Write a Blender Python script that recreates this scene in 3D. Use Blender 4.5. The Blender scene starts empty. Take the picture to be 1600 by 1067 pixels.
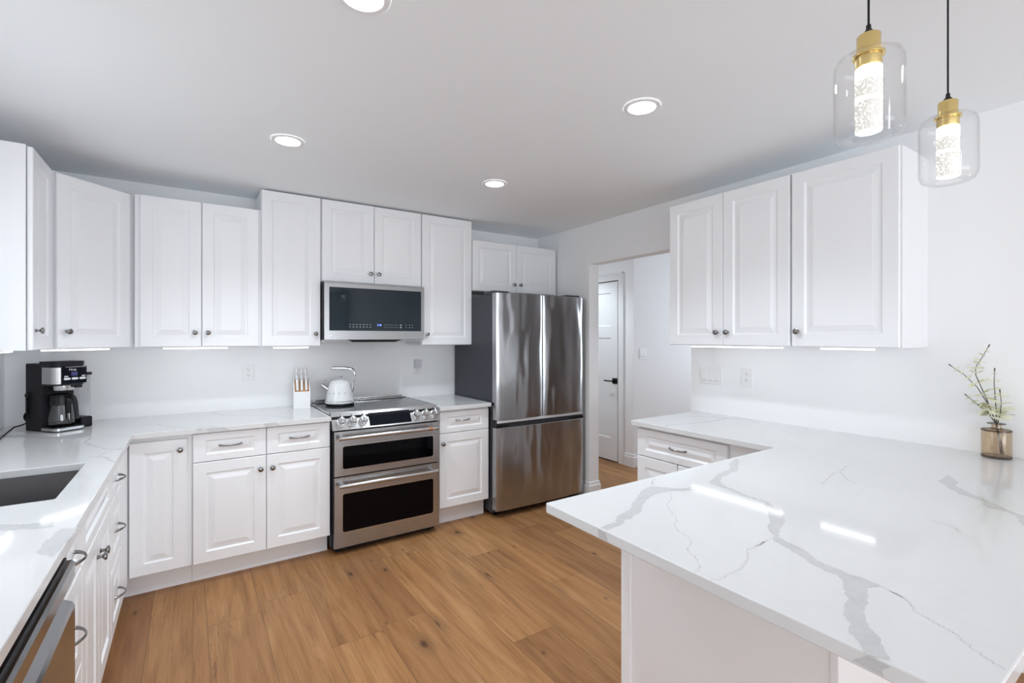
import bpy, bmesh, math, random
from mathutils import Vector, Matrix
from mathutils.geometry import tessellate_polygon

# ------------------------------------------------------------------ scene, camera, light
sc = bpy.context.scene
COL = sc.collection
PI = math.pi

cam_d = bpy.data.cameras.new('camera')
cam_d.sensor_width = 36.0
cam_d.lens = 36.0 * 750.0 / 1600.0
cam_d.shift_y = -6.0 / 1600.0
cam_d.clip_start = 0.02
cam = bpy.data.objects.new('camera', cam_d)
COL.objects.link(cam)
cam.location = (0.0, 0.0, 1.43)
cam.rotation_euler = (PI / 2, 0.0, math.radians(-33.75))
sc.camera = cam

sc.view_settings.view_transform = 'Standard'
sc.view_settings.look = 'None'
sc.view_settings.gamma = 1.0
sc.view_settings.use_curve_mapping = False
sc.view_settings.exposure = 0.70
sc.cycles.use_denoising = True
sc.cycles.max_bounces = 12
sc.cycles.diffuse_bounces = 7
sc.cycles.glossy_bounces = 5
sc.cycles.transparent_max_bounces = 16
sc.cycles.sample_clamp_indirect = 6.0
sc.cycles.caustics_reflective = False
sc.cycles.caustics_refractive = False

world = bpy.data.worlds.new('sky')
world.use_nodes = True
bg = world.node_tree.nodes['Background']
bg.inputs[0].default_value = (0.86, 0.93, 1.0, 1)
bg.inputs[1].default_value = 1.6
sc.world = world


def area(name, loc, rot, sx, sy, watts, color=(1, 1, 1), spread=PI):
    d = bpy.data.lights.new(name, 'AREA')
    d.shape = 'RECTANGLE'
    d.size, d.size_y = sx, sy
    d.energy = watts
    d.color = color
    d.spread = spread
    o = bpy.data.objects.new(name, d)
    o.location = loc
    o.rotation_euler = rot
    COL.objects.link(o)
    return o


# daylight through unseen windows put in to light the room (each light stands just outside a pane)
DAY = (0.85, 0.925, 1.0)
area('daylight_patio', (1.05, -4.42, 1.05), (PI / 2 + 0.25, 0, 0), 3.0, 2.0, 46, DAY)
area('daylight_sink_window', (-1.36, 2.05, 1.80), (0, -PI / 2 + 0.45, 0), 1.0, 1.3, 4.2, DAY)
area('daylight_added_window', (-1.05, -2.0, 1.40), (0, -PI / 2, 0), 1.5, 2.2, 12, DAY)  # window at the dining end is added, to flatten the light
area('daylight_hall_window', (6.33, 2.1, 1.45), (0, PI / 2, 0), 1.4, 1.8, 21, (0.74, 0.86, 1.0))
E_SPOT, E_BAR, E_CRYSTAL = 14.0, 3.6, 1.5
P_SPOT = 33.0


# ------------------------------------------------------------------ materials
def mat(name, color=(0.8, 0.8, 0.8), rough=0.5, metal=0.0, spec=0.5, emit=None, emit_s=0.0, ior=1.5, coat=0.0):
    m = bpy.data.materials.new(name)
    m.use_nodes = True
    b = m.node_tree.nodes['Principled BSDF']
    b.inputs['Base Color'].default_value = (*color, 1)
    b.inputs['Roughness'].default_value = rough
    b.inputs['Metallic'].default_value = metal
    b.inputs['Specular IOR Level'].default_value = spec
    b.inputs['IOR'].default_value = ior
    b.inputs['Coat Weight'].default_value = coat
    if emit:
        b.inputs['Emission Color'].default_value = (*emit, 1)
        b.inputs['Emission Strength'].default_value = emit_s
    return m


def nodes(m):
    nt = m.node_tree
    return nt, nt.nodes['Principled BSDF'], nt.nodes, nt.links


def add(nt, typ, **kw):
    n = nt.nodes.new(typ)
    for k, v in kw.items():
        setattr(n, k, v)
    return n


def mathn(nt, op, a, b=None, c=None, clamp=False):
    n = add(nt, 'ShaderNodeMath', operation=op, use_clamp=clamp)
    for i, v in enumerate((a, b, c)):
        if v is None:
            continue
        if isinstance(v, (int, float)):
            n.inputs[i].default_value = v
        else:
            nt.links.new(v, n.inputs[i])
    return n.outputs[0]


def mix_rgb(nt, fac, a, b, blend='MIX'):
    n = add(nt, 'ShaderNodeMix', data_type='RGBA', blend_type=blend)
    for sock, v in ((n.inputs[0], fac), (n.inputs[6], a), (n.inputs[7], b)):
        if isinstance(v, (int, float)):
            sock.default_value = v
        elif isinstance(v, tuple):
            sock.default_value = (*v[:3], 1)
        else:
            nt.links.new(v, sock)
    return n.outputs[2]


def noise(nt, vec, scale, detail=3.0, rough=0.5, dist=0.0):
    n = add(nt, 'ShaderNodeTexNoise')
    n.inputs['Scale'].default_value = scale
    n.inputs['Detail'].default_value = detail
    n.inputs['Roughness'].default_value = rough
    n.inputs['Distortion'].default_value = dist
    if vec is not None:
        nt.links.new(vec, n.inputs['Vector'])
    return n.outputs[0]


def mapping(nt, vec, scale=(1, 1, 1)):
    n = add(nt, 'ShaderNodeMapping')
    n.inputs['Scale'].default_value = scale
    nt.links.new(vec, n.inputs['Vector'])
    return n.outputs[0]


def ramp(nt, fac, stops):
    n = add(nt, 'ShaderNodeValToRGB')
    e = n.color_ramp.elements
    while len(e) < len(stops):
        e.new(0.5)
    for i, (p, c) in enumerate(stops):
        e[i].position = p
        e[i].color = (*c, 1)
    nt.links.new(fac, n.inputs[0])
    return n.outputs[0]


def bump(nt, height, strength, distance=0.01):
    n = add(nt, 'ShaderNodeBump')
    n.inputs['Strength'].default_value = strength
    n.inputs['Distance'].default_value = distance
    nt.links.new(height, n.inputs['Height'])
    return n.outputs[0]


def obj_coord(nt):
    return add(nt, 'ShaderNodeTexCoord').outputs['Object']


def painted(name, color, rough, scale=260.0, strength=0.03):
    m = mat(name, color, rough)
    nt, b, N, L = nodes(m)
    L.new(bump(nt, noise(nt, obj_coord(nt), scale, 2.0), strength, 0.002), b.inputs['Normal'])
    return m


M = {}
M['wall'] = painted('wall_paint', (0.895, 0.90, 0.905), 0.55)
M['ceiling'] = painted('ceiling_paint', (0.885, 0.91, 0.93), 0.75)
M['cab'] = painted('cabinet_lacquer', (0.865, 0.873, 0.89), 0.30, 40.0, 0.006)
M['trim'] = painted('trim_paint', (0.84, 0.845, 0.85), 0.35, 60.0, 0.01)
M['plastic'] = painted('white_plastic', (0.84, 0.84, 0.84), 0.35, 90.0, 0.004)
M['plastic_grey'] = painted('grey_plastic', (0.62, 0.63, 0.66), 0.4, 90.0, 0.004)
M['nickel'] = mat('satin_nickel', (0.28, 0.277, 0.275), 0.2, 1.0)
M['chrome'] = mat('chrome', (0.80, 0.80, 0.81), 0.08, 1.0)
M['brass'] = mat('brushed_brass', (0.79, 0.61, 0.26), 0.24, 1.0)
M['copper'] = mat('copper', (0.72, 0.36, 0.22), 0.25, 1.0)
M['black'] = mat('black_plastic', (0.005, 0.005, 0.006), 0.34, 0.0, 0.35)
M['black_matt'] = mat('black_matt', (0.005, 0.005, 0.006), 0.6, 0.0, 0.3)
M['charcoal'] = painted('charcoal_plastic', (0.011, 0.010, 0.014), 0.45, 200, 0.01)
M['dark_side'] = painted('dark_grey_enamel', (0.056, 0.058, 0.070), 0.42, 150, 0.02)
for k_ in ('charcoal', 'dark_side'):
    M[k_].node_tree.nodes['Principled BSDF'].inputs['Specular IOR Level'].default_value = 0.22
M['slot'] = mat('dark_slot', (0.02, 0.02, 0.022), 0.7)
M['black_glass'] = mat('black_glass', (0.004, 0.014, 0.022), 0.03, 0.0, 0.34)
M['oven_glass'] = mat('oven_glass', (0.002, 0.002, 0.003), 0.05, 0.0, 0.12)
M['cook_glass'] = mat('cooktop_glass', (0.015, 0.017, 0.02), 0.06, 0.0, 0.9)
M['screen'] = mat('screen_glass', (0.004, 0.006, 0.010), 0.06, 0.0, 0.2)
M['digits'] = mat('blue_digits', (0.0, 0.0, 0.0), 0.5, emit=(0.16, 0.26, 1.0), emit_s=2.2)
M['blue_lcd'] = mat('blue_display', (0.01, 0.012, 0.05), 0.2, emit=(0.05, 0.05, 0.4), emit_s=0.12)
M['mark_grey'] = mat('grey_marking', (0.30, 0.33, 0.36), 0.5)
M['mark_dark'] = mat('dark_marking', (0.06, 0.06, 0.065), 0.4)
M['mark_white'] = mat('white_marking', (0.82, 0.82, 0.82), 0.4)
M['enamel'] = mat('white_enamel', (0.80, 0.81, 0.81), 0.10, coat=0.5)
M['spot_lens'] = mat('lit_lens', (0.9, 0.9, 0.9), 0.4, emit=(0.98, 0.99, 1.0), emit_s=E_SPOT)
M['led'] = mat('lit_led_bar', (0.9, 0.9, 0.9), 0.4, emit=(0.98, 0.99, 1.0), emit_s=E_BAR)
M['stem'] = mat('brown_stem', (0.10, 0.075, 0.05), 0.6)
M['beige'] = painted('beige_fabric', (0.55, 0.50, 0.44), 0.85, 300, 0.2)


def thin_glass(name, tint, edge=0.06, rough=0.02, body=0.0):
    """Clear thin-walled glass: mostly transparent, mirror-like towards grazing angles."""
    m = bpy.data.materials.new(name)
    m.use_nodes = True
    nt = m.node_tree
    nt.nodes.remove(nt.nodes['Principled BSDF'])
    out = nt.nodes['Material Output']
    tr = add(nt, 'ShaderNodeBsdfTransparent')
    tr.inputs[0].default_value = (*tint, 1)
    gl = add(nt, 'ShaderNodeBsdfGlossy')
    gl.inputs['Roughness'].default_value = rough
    lw = add(nt, 'ShaderNodeLayerWeight')
    lw.inputs['Blend'].default_value = 0.5
    f = mathn(nt, 'POWER', lw.outputs['Facing'], 4.0)
    f = mathn(nt, 'MULTIPLY_ADD', f, 0.55, edge, clamp=True)
    mx = add(nt, 'ShaderNodeMixShader')
    nt.links.new(f, mx.inputs[0])
    nt.links.new(tr.outputs[0], mx.inputs[1])
    nt.links.new(gl.outputs[0], mx.inputs[2])
    last = mx.outputs[0]
    nt.links.new(last, out.inputs['Surface'])
    return m


M['pane'] = thin_glass('window_pane', (1, 1, 1), 0.03)
M['clear'] = thin_glass('clear_glass', (0.992, 0.992, 0.992), 0.022)
M['carafe'] = thin_glass('carafe_glass', (0.80, 0.79, 0.80), 0.09)
M['clear_plastic'] = thin_glass('clear_plastic', (0.93, 0.935, 0.94), 0.05, 0.1)
M['amber'] = thin_glass('smoky_amber_glass', (0.93, 0.87, 0.79), 0.05)
M['amber_thick'] = thin_glass('smoky_thick_glass', (0.42, 0.39, 0.38), 0.08)


def steel(name, color, rough, aniso=0.6, wav=0.0, sc_=(1.4, 1.4, 0.5)):
    m = mat(name, color, rough, 1.0)
    nt, b, N, L = nodes(m)
    b.inputs['Anisotropic'].default_value = aniso
    b.inputs['Anisotropic Rotation'].default_value = 0.25
    t = add(nt, 'ShaderNodeTangent', direction_type='RADIAL', axis='Z')
    L.new(t.outputs[0], b.inputs['Tangent'])
    oc = obj_coord(nt)
    fine = noise(nt, mapping(nt, oc, (3.0, 3.0, 900.0)), 2.0, 2.0)
    r = mathn(nt, 'MULTIPLY_ADD', fine, 0.08, rough - 0.04)
    L.new(r, b.inputs['Roughness'])
    if wav:
        w = noise(nt, mapping(nt, oc, sc_), 3.0, 1.0)
        L.new(bump(nt, w, wav, 0.05), b.inputs['Normal'])
    return m


M['steel'] = steel('brushed_steel', (0.455, 0.455, 0.46), 0.26, 0.5)
M['steel_soft'] = steel('soft_steel', (0.335, 0.335, 0.34), 0.24, 0.3)
M['steel_bright'] = steel('bright_steel', (0.60, 0.60, 0.605), 0.20, 0.3)
M['fridge_steel'] = steel('fridge_steel', (0.46, 0.462, 0.475), 0.20, 0.80, 0.34, (2.3, 2.3, 0.75))
M['sink_steel'] = steel('sink_steel', (0.10, 0.097, 0.10), 0.34, 0.3)
M['dw_steel'] = steel('dishwasher_steel', (0.27, 0.268, 0.275), 0.16, 0.3)


def quartz():
    m = mat('white_quartz', (0.83, 0.83, 0.825), 0.07)
    nt, b, N, L = nodes(m)
    oc = obj_coord(nt)
    n1 = noise(nt, oc, 1.6, 6.0, 0.6, 1.2)
    n2 = noise(nt, oc, 60.0, 2.0)
    d = mathn(nt, 'ABSOLUTE', mathn(nt, 'SUBTRACT', n1, 0.5))
    faint = mathn(nt, 'SUBTRACT', 1.0, mathn(nt, 'MULTIPLY', d, 60.0), clamp=True)
    faint = mathn(nt, 'MULTIPLY', faint, 0.06)
    c = mix_rgb(nt, faint, (0.69, 0.69, 0.69), (0.47, 0.47, 0.48))
    c = mix_rgb(nt, mathn(nt, 'MULTIPLY', n2, 0.06), c, (0.60, 0.60, 0.60))
    L.new(c, b.inputs['Base Color'])
    return m


def vein(name, mid, edge):
    m = mat(name, mid, 0.07)
    nt, b, N, L = nodes(m)
    oc = obj_coord(nt)
    n1 = noise(nt, oc, 45.0, 5.0, 0.6, 1.0)
    n2 = noise(nt, oc, 9.0, 2.0)
    f = mathn(nt, 'MULTIPLY_ADD', n1, 1.6, mathn(nt, 'MULTIPLY', n2, 0.6))
    f = mathn(nt, 'SUBTRACT', f, 0.75, clamp=True)
    L.new(mix_rgb(nt, f, mid, edge), b.inputs['Base Color'])
    return m


M['quartz'] = quartz()
M['vein'] = vein('grey_vein', (0.58, 0.58, 0.58), (0.47, 0.47, 0.475))
M['hairline'] = vein('hairline_vein', (0.56, 0.56, 0.56), (0.49, 0.49, 0.495))
M['soft_vein'] = vein('soft_vein', (0.575, 0.575, 0.575), (0.51, 0.51, 0.515))


def oak():
    m = mat('oak_planks', (0.4, 0.25, 0.14), 0.42, 0.0, 0.28)
    nt, b, N, L = nodes(m)
    uv = add(nt, 'ShaderNodeTexCoord').outputs['UV']
    at = add(nt, 'ShaderNodeAttribute', attribute_name='tone')
    s = add(nt, 'ShaderNodeSeparateColor')
    L.new(at.outputs['Color'], s.inputs[0])
    tone, r2, r3 = s.outputs[0], s.outputs[1], s.outputs[2]
    sx = add(nt, 'ShaderNodeSeparateXYZ')
    L.new(uv, sx.inputs[0])
    U, V = sx.outputs[0], sx.outputs[1]
    cb = add(nt, 'ShaderNodeCombineXYZ')
    L.new(mathn(nt, 'MULTIPLY_ADD', r2, 37.0, U), cb.inputs[0])
    L.new(mathn(nt, 'MULTIPLY_ADD', r3, 91.0, V), cb.inputs[1])
    p = cb.outputs[0]
    fine = noise(nt, mapping(nt, p, (95, 3.0, 1)), 1.0, 8.0, 0.68, 0.5)
    mid = noise(nt, mapping(nt, p, (11, 0.8, 1)), 1.0, 5.0, 0.6, 1.4)
    big = noise(nt, mapping(nt, p, (5.0, 0.42, 1)), 1.0, 2.0, 0.5, 0.5)
    rings = mathn(nt, 'SINE', mathn(nt, 'MULTIPLY', big, 44.0))
    g = mathn(nt, 'MULTIPLY_ADD', rings, 0.055, mathn(nt, 'MULTIPLY_ADD', fine, 0.55, mathn(nt, 'MULTIPLY', mid, 0.55)))
    base = ramp(nt, g, [(0.26, (0.165, 0.070, 0.024)), (0.52, (0.325, 0.158, 0.060)), (0.78, (0.450, 0.243, 0.103))])
    base = mix_rgb(nt, 1.0, base, mix_rgb(nt, tone, (0.66, 0.60, 0.57), (1.16, 1.17, 1.17)), 'MULTIPLY')
    base = mix_rgb(nt, mathn(nt, 'MULTIPLY', r2, 0.16), base, (0.36, 0.17, 0.09))
    # knots: a few dark eyes with a soft streak along the grain
    vo = add(nt, 'ShaderNodeTexVoronoi', feature='F1', voronoi_dimensions='2D')
    wob = noise(nt, mapping(nt, p, (30, 30, 1)), 1.0, 2.0)
    cb2 = add(nt, 'ShaderNodeCombineXYZ')
    sp = add(nt, 'ShaderNodeSeparateXYZ')
    L.new(p, sp.inputs[0])
    L.new(mathn(nt, 'MULTIPLY_ADD', wob, 0.010, sp.outputs[0]), cb2.inputs[0])
    L.new(mathn(nt, 'MULTIPLY_ADD', wob, 0.02, sp.outputs[1]), cb2.inputs[1])
    L.new(mapping(nt, cb2.outputs[0], (5.0, 2.6, 1)), vo.inputs['Vector'])
    vo.inputs['Scale'].default_value = 1.0
    pick = add(nt, 'ShaderNodeSeparateColor')
    L.new(vo.outputs['Color'], pick.inputs[0])
    chosen = mathn(nt, 'GREATER_THAN', pick.outputs[0], 0.62)
    size = mathn(nt, 'MULTIPLY_ADD', mathn(nt, 'POWER', pick.outputs[1], 3.0), 0.13, 0.022)
    core = mathn(nt, 'SUBTRACT', 1.0, mathn(nt, 'DIVIDE', vo.outputs['Distance'], size), clamp=True)
    core = mathn(nt, 'MULTIPLY', mathn(nt, 'POWER', core, 0.6), chosen)
    halo = mathn(nt, 'SUBTRACT', 1.0, mathn(nt, 'DIVIDE', vo.outputs['Distance'], mathn(nt, 'MULTIPLY', size, 3.4)), clamp=True)
    halo = mathn(nt, 'MULTIPLY', mathn(nt, 'MULTIPLY', halo, chosen), 0.75)
    base = mix_rgb(nt, halo, base, (0.17, 0.082, 0.038))
    base = mix_rgb(nt, mathn(nt, 'MULTIPLY', core, 0.9), base, (0.055, 0.028, 0.014))
    # dark thin checks along the grain
    ck = noise(nt, mapping(nt, p, (26, 1.3, 1)), 1.0, 3.0, 0.5, 1.6)
    ck = mathn(nt, 'SUBTRACT', 1.0, mathn(nt, 'MULTIPLY', mathn(nt, 'ABSOLUTE', mathn(nt, 'SUBTRACT', ck, 0.64)), 70.0), clamp=True)
    base = mix_rgb(nt, mathn(nt, 'MULTIPLY', ck, 0.6), base, (0.12, 0.06, 0.03))
    L.new(base, b.inputs['Base Color'])
    L.new(mathn(nt, 'MULTIPLY_ADD', fine, 0.14, 0.36), b.inputs['Roughness'])
    L.new(bump(nt, fine, 0.05, 0.003), b.inputs['Normal'])
    return m


M['oak'] = oak()


def crystal():
    m = mat('bubble_crystal', (0.5, 0.5, 0.49), 0.08, emit=(1.0, 0.965, 0.87), emit_s=1.0)
    nt, b, N, L = nodes(m)
    oc = obj_coord(nt)
    vo = add(nt, 'ShaderNodeTexVoronoi', feature='F1')
    vo.inputs['Scale'].default_value = 260.0
    L.new(oc, vo.inputs['Vector'])
    n1 = noise(nt, oc, 120.0, 2.0)
    sx = add(nt, 'ShaderNodeSeparateXYZ')
    L.new(oc, sx.inputs[0])
    k = mathn(nt, 'MULTIPLY', vo.outputs['Distance'], 1.2)
    k = mathn(nt, 'ADD', k, mathn(nt, 'MULTIPLY', n1, 0.7))
    e = mathn(nt, 'MULTIPLY', mathn(nt, 'GREATER_THAN', k, 1.24), 1.0)
    # the lamp sits in the socket and shines down the rod: bright rims at both ends and at the middle joint
    top = mathn(nt, 'GREATER_THAN', sx.outputs[2], 0.128)
    bot = mathn(nt, 'LESS_THAN', sx.outputs[2], 0.016)
    midj = mathn(nt, 'LESS_THAN', mathn(nt, 'ABSOLUTE', mathn(nt, 'SUBTRACT', sx.outputs[2], 0.086)), 0.005)
    e = mathn(nt, 'MAXIMUM', e, mathn(nt, 'MAXIMUM', top, mathn(nt, 'MAXIMUM', bot, midj)))
    L.new(mathn(nt, 'MULTIPLY_ADD', e, E_CRYSTAL, 0.26), b.inputs['Emission Strength'])
    return m


M['crystal'] = crystal()


def bamboo():
    m = mat('bamboo', (0.47, 0.25, 0.10), 0.4)
    nt, b, N, L = nodes(m)
    n1 = noise(nt, mapping(nt, obj_coord(nt), (120, 6, 6)), 1.0, 3.0)
    L.new(ramp(nt, n1, [(0.3, (0.36, 0.17, 0.06)), (0.7, (0.56, 0.31, 0.13))]), b.inputs['Base Color'])
    return m


M['bamboo'] = bamboo()


def leaf():
    m = mat('pale_leaf', (0.80, 0.78, 0.52), 0.5)
    nt, b, N, L = nodes(m)
    n1 = noise(nt, obj_coord(nt), 25.0, 2.0)
    L.new(ramp(nt, n1, [(0.30, (0.66, 0.64, 0.36)), (0.5, (0.88, 0.87, 0.72))]), b.inputs['Base Color'])
    b.inputs['Transmission Weight'].default_value = 0.0
    b.inputs['Subsurface Weight'].default_value = 0.0
    return m


M['leaf'] = leaf()


# ------------------------------------------------------------------ mesh helpers
class MB:
    """Collects shapes; build() links them as one mesh object."""

    def __init__(self):
        self.v, self.f, self.mi, self.uv, self.sm = [], [], [], {}, []
        self.T = Matrix()
        self.cur = 0

    def raw(self, vs, fs, smooth=False, T=None):
        k = len(self.v)
        A = self.T @ T if T is not None else self.T
        self.v += [tuple(A @ Vector(p)) for p in vs]
        for f in fs:
            self.f.append([k + i for i in f])
            self.mi.append(self.cur)
            self.sm.append(smooth)
        return self

    def box(self, lo, hi, b=0.0, seg=2, T=None):
        if b <= 0:
            x0, y0, z0 = lo
            x1, y1, z1 = hi
            vs = [(x0, y0, z0), (x1, y0, z0), (x1, y1, z0), (x0, y1, z0), (x0, y0, z1), (x1, y0, z1), (x1, y1, z1), (x0, y1, z1)]
            fs = [(3, 2, 1, 0), (4, 5, 6, 7), (0, 1, 5, 4), (1, 2, 6, 5), (2, 3, 7, 6), (3, 0, 4, 7)]
            return self.raw(vs, fs, False, T)
        bm = bmesh.new()
        bmesh.ops.create_cube(bm, size=1.0)
        for v in bm.verts:
            v.co = Vector([lo[i] + (v.co[i] + 0.5) * (hi[i] - lo[i]) for i in range(3)])
        bmesh.ops.bevel(bm, geom=list(bm.edges), offset=b, segments=seg, profile=0.5, affect='EDGES')
        return self.bm(bm, False, T)

    def bm(self, bm, smooth=False, T=None):
        bm.verts.index_update()
        vs = [tuple(v.co) for v in bm.verts]
        fs = [[v.index for v in f.verts] for f in bm.faces]
        bm.free()
        return self.raw(vs, fs, smooth, T)

    def lathe(self, prof, n=32, T=None, a0=0.0, a1=2 * PI):
        full = abs(a1 - a0 - 2 * PI) < 1e-6
        m = n if full else n + 1
        vs, fs = [], []
        for r, z in prof:
            for i in range(m):
                a = a0 + (a1 - a0) * i / n
                vs.append((max(r, 1e-5) * math.cos(a), max(r, 1e-5) * math.sin(a), z))
        for j in range(len(prof) - 1):
            for i in range(n):
                i2 = (i + 1) % m
                fs.append((j * m + i, j * m + i2, (j + 1) * m + i2, (j + 1) * m + i))
        return self.raw(vs, fs, True, T)

    def cyl(self, p0, p1, r0, r1=None, n=24, T=None):
        r1 = r0 if r1 is None else r1
        return self.tube([p0, p1], [r0, r1], n, T)

    def tube(self, pts, r, n=10, T=None, flat=1.0):
        pts = [Vector(p) for p in pts]
        rs = r if isinstance(r, (list, tuple)) else [r] * len(pts)
        tang = []
        for i in range(len(pts)):
            a, b = pts[max(i - 1, 0)], pts[min(i + 1, len(pts) - 1)]
            tang.append((b - a).normalized())
        up = Vector((0, 0, 1)) if abs(tang[0].z) < 0.9 else Vector((1, 0, 0))
        nx = tang[0].cross(up).normalized()
        vs, fs = [], []
        for i, p in enumerate(pts):
            t = tang[i]
            nx = (nx - t * nx.dot(t)).normalized()
            ny = t.cross(nx)
            for k in range(n):
                a = 2 * PI * k / n
                vs.append(tuple(p + nx * (rs[i] * math.cos(a)) + ny * (rs[i] * flat * math.sin(a))))
        for i in range(len(pts) - 1):
            for k in range(n):
                k2 = (k + 1) % n
                fs.append((i * n + k, i * n + k2, (i + 1) * n + k2, (i + 1) * n + k))
        fs.append(list(range(n))[::-1])
        fs.append([(len(pts) - 1) * n + k for k in range(n)])
        return self.raw(vs, fs, True, T)

    def prism(self, poly, axis, a, b, T=None):
        """poly in the plane of the other two axes (in x,y,z order), extruded from a to b along axis."""
        def P(p, h):
            q = list(p)
            q.insert(axis, h)
            return tuple(q)
        n = len(poly)
        vs = [P(p, a) for p in poly] + [P(p, b) for p in poly]
        fs = [list(range(n))[::-1], list(range(n, 2 * n))]
        fs += [(i, (i + 1) % n, n + (i + 1) % n, n + i) for i in range(n)]
        k = len(self.f)
        self.raw(vs, fs, False, T)
        return self

    def rounded_plate(self, x0, x1, z0, z1, y0, y1, r, n=6, T=None):
        poly = []
        for cx, cz, a in ((x1 - r, z1 - r, 0), (x0 + r, z1 - r, 90), (x0 + r, z0 + r, 180), (x1 - r, z0 + r, 270)):
            for i in range(n + 1):
                t = math.radians(a + 90 * i / n)
                poly.append((cx + r * math.cos(t), cz + r * math.sin(t)))
        return self.prism(poly, 1, y0, y1, T)

    def frame_plate(self, outer, inner, r, y0, y1, n=6):
        """flat plate with a rounded opening: outer and inner are (x0,x1,z0,z1)."""
        x0, x1, z0, z1 = inner
        ring = []
        for cx, cz, a in ((x1 - r, z1 - r, 0), (x0 + r, z1 - r, 90), (x0 + r, z0 + r, 180), (x1 - r, z0 + r, 270)):
            for i in range(n + 1):
                t = math.radians(a + 90 * i / n)
                ring.append((cx + r * math.cos(t), cz + r * math.sin(t)))
        X0, X1, Z0, Z1 = outer
        corners = [(X1, Z1), (X0, Z1), (X0, Z0), (X1, Z0)]
        m = len(ring)
        q = n + 1
        for y, flip in ((y0, False), (y1, True)):
            vs = [(p[0], y, p[1]) for p in ring] + [(p[0], y, p[1]) for p in corners]
            fs = []
            for c in range(4):
                for i in range(n):
                    fs.append((c * q + i, m + c, c * q + i + 1))
                a, b2 = c * q + n, ((c + 1) * q) % m
                fs.append((a, m + c, m + (c + 1) % 4, b2))
            if flip:
                fs = [f[::-1] for f in fs]
            self.raw(vs, fs)
        vs = [(p[0], y0, p[1]) for p in ring] + [(p[0], y1, p[1]) for p in ring]
        self.raw(vs, [(i, (i + 1) % m, m + (i + 1) % m, m + i) for i in range(m)], True)
        vs = [(p[0], y0, p[1]) for p in corners] + [(p[0], y1, p[1]) for p in corners]
        self.raw(vs, [((i + 1) % 4, i, 4 + i, 4 + (i + 1) % 4) for i in range(4)])
        return self

    def raised(self, x0, x1, z0, z1, ix=0.062, iz=0.062, bw=0.042, t=0.02):
        """raised-panel cabinet front: outer face at y = 0, back at y = t."""
        R = [(0, 0, t), (0, 0, 0.003), (0.003, 0.003, 0), (ix, iz, 0), (ix + 0.003, iz + 0.003, 0.0035),
             (ix + 0.007, iz + 0.007, 0.0075), (ix + 0.012, iz + 0.012, 0.0078), (ix + bw, iz + bw, 0.0012), (ix + bw + 0.002, iz + bw + 0.002, 0.0012)]
        vs, fs = [], []
        for a, c, y in R:
            vs += [(x0 + a, y, z0 + c), (x1 - a, y, z0 + c), (x1 - a, y, z1 - c), (x0 + a, y, z1 - c)]
        for j in range(len(R) - 1):
            for i in range(4):
                i2 = (i + 1) % 4
                fs.append((4 * j + i, 4 * j + i2, 4 * j + 4 + i2, 4 * j + 4 + i))
        k = 4 * (len(R) - 1)
        fs.append((k, k + 1, k + 2, k + 3))
        fs.append((3, 2, 1, 0))
        return self.raw(vs, fs)

    def text(self, body, size, T, depth=0.0006):
        """flat lettering in the XZ plane, reading along +x, facing -y, its lower left corner at the origin of T."""
        cu = bpy.data.curves.new('lettering', 'FONT')
        cu.body = body
        cu.size = size
        cu.extrude = depth
        o = bpy.data.objects.new('lettering', cu)
        COL.objects.link(o)
        dg = bpy.context.evaluated_depsgraph_get()
        me = bpy.data.meshes.new_from_object(o.evaluated_get(dg))
        self.raw([tuple(v.co) for v in me.vertices], [list(p.vertices) for p in me.polygons], False, T @ Matrix.Rotation(PI / 2, 4, 'X'))
        bpy.data.objects.remove(o)
        bpy.data.curves.remove(cu)
        bpy.data.meshes.remove(me)
        return self

    def build(self, name, mats, parent=None, angle=35.0, recalc=True):
        me = bpy.data.meshes.new(name)
        me.from_pydata(self.v, [], self.f)
        for m_ in (mats if isinstance(mats, (list, tuple)) else [mats]):
            me.materials.append(M[m_])
        for p, mi, s in zip(me.polygons, self.mi, self.sm):
            p.material_index = mi
            p.use_smooth = s
        if self.uv:
            lay = me.uv_layers.new(name='UVMap')
            for fi, co in self.uv.items():
                for li, c in zip(me.polygons[fi].loop_indices, co):
                    lay.data[li].uv = c
        if recalc:
            bm = bmesh.new()
            bm.from_mesh(me)
            bmesh.ops.recalc_face_normals(bm, faces=bm.faces)
            bm.to_mesh(me)
            bm.free()
        me.update()
        if any(self.sm):
            me.set_sharp_from_angle(angle=math.radians(angle))
        o = bpy.data.objects.new(name, me)
        COL.objects.link(o)
        if parent is not None:
            o.parent = parent
        return o


def thing(name, label, cat, loc=(0, 0, 0), rz=0.0, group=None):
    o = bpy.data.objects.new(name, None)
    o.empty_display_size = 0.05
    COL.objects.link(o)
    o.location = loc
    o.rotation_euler = (0, 0, math.radians(rz))
    return tag(o, label, cat, group)


def tag(o, label, cat, group=None):
    o['label'] = label
    o['category'] = cat
    if group:
        o['group'] = group
    return o


def struct(name, mb, m, parent=None, **kw):
    o = mb.build(name, m, parent, **kw)
    if parent is None:
        o['kind'] = 'structure'
    return o


def TL(x, y, z):
    return Matrix.Translation((x, y, z))


def RX(d):
    return Matrix.Rotation(math.radians(d), 4, 'X')


def RY(d):
    return Matrix.Rotation(math.radians(d), 4, 'Y')


def RZ(d):
    return Matrix.Rotation(math.radians(d), 4, 'Z')


# ------------------------------------------------------------------ the room
XL, XR, YB, ZC = -0.90, 2.95, 3.95, 2.44      # left wall, right wall, back wall, ceiling
YR = -4.0                                       # rear wall of the dining end


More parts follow.
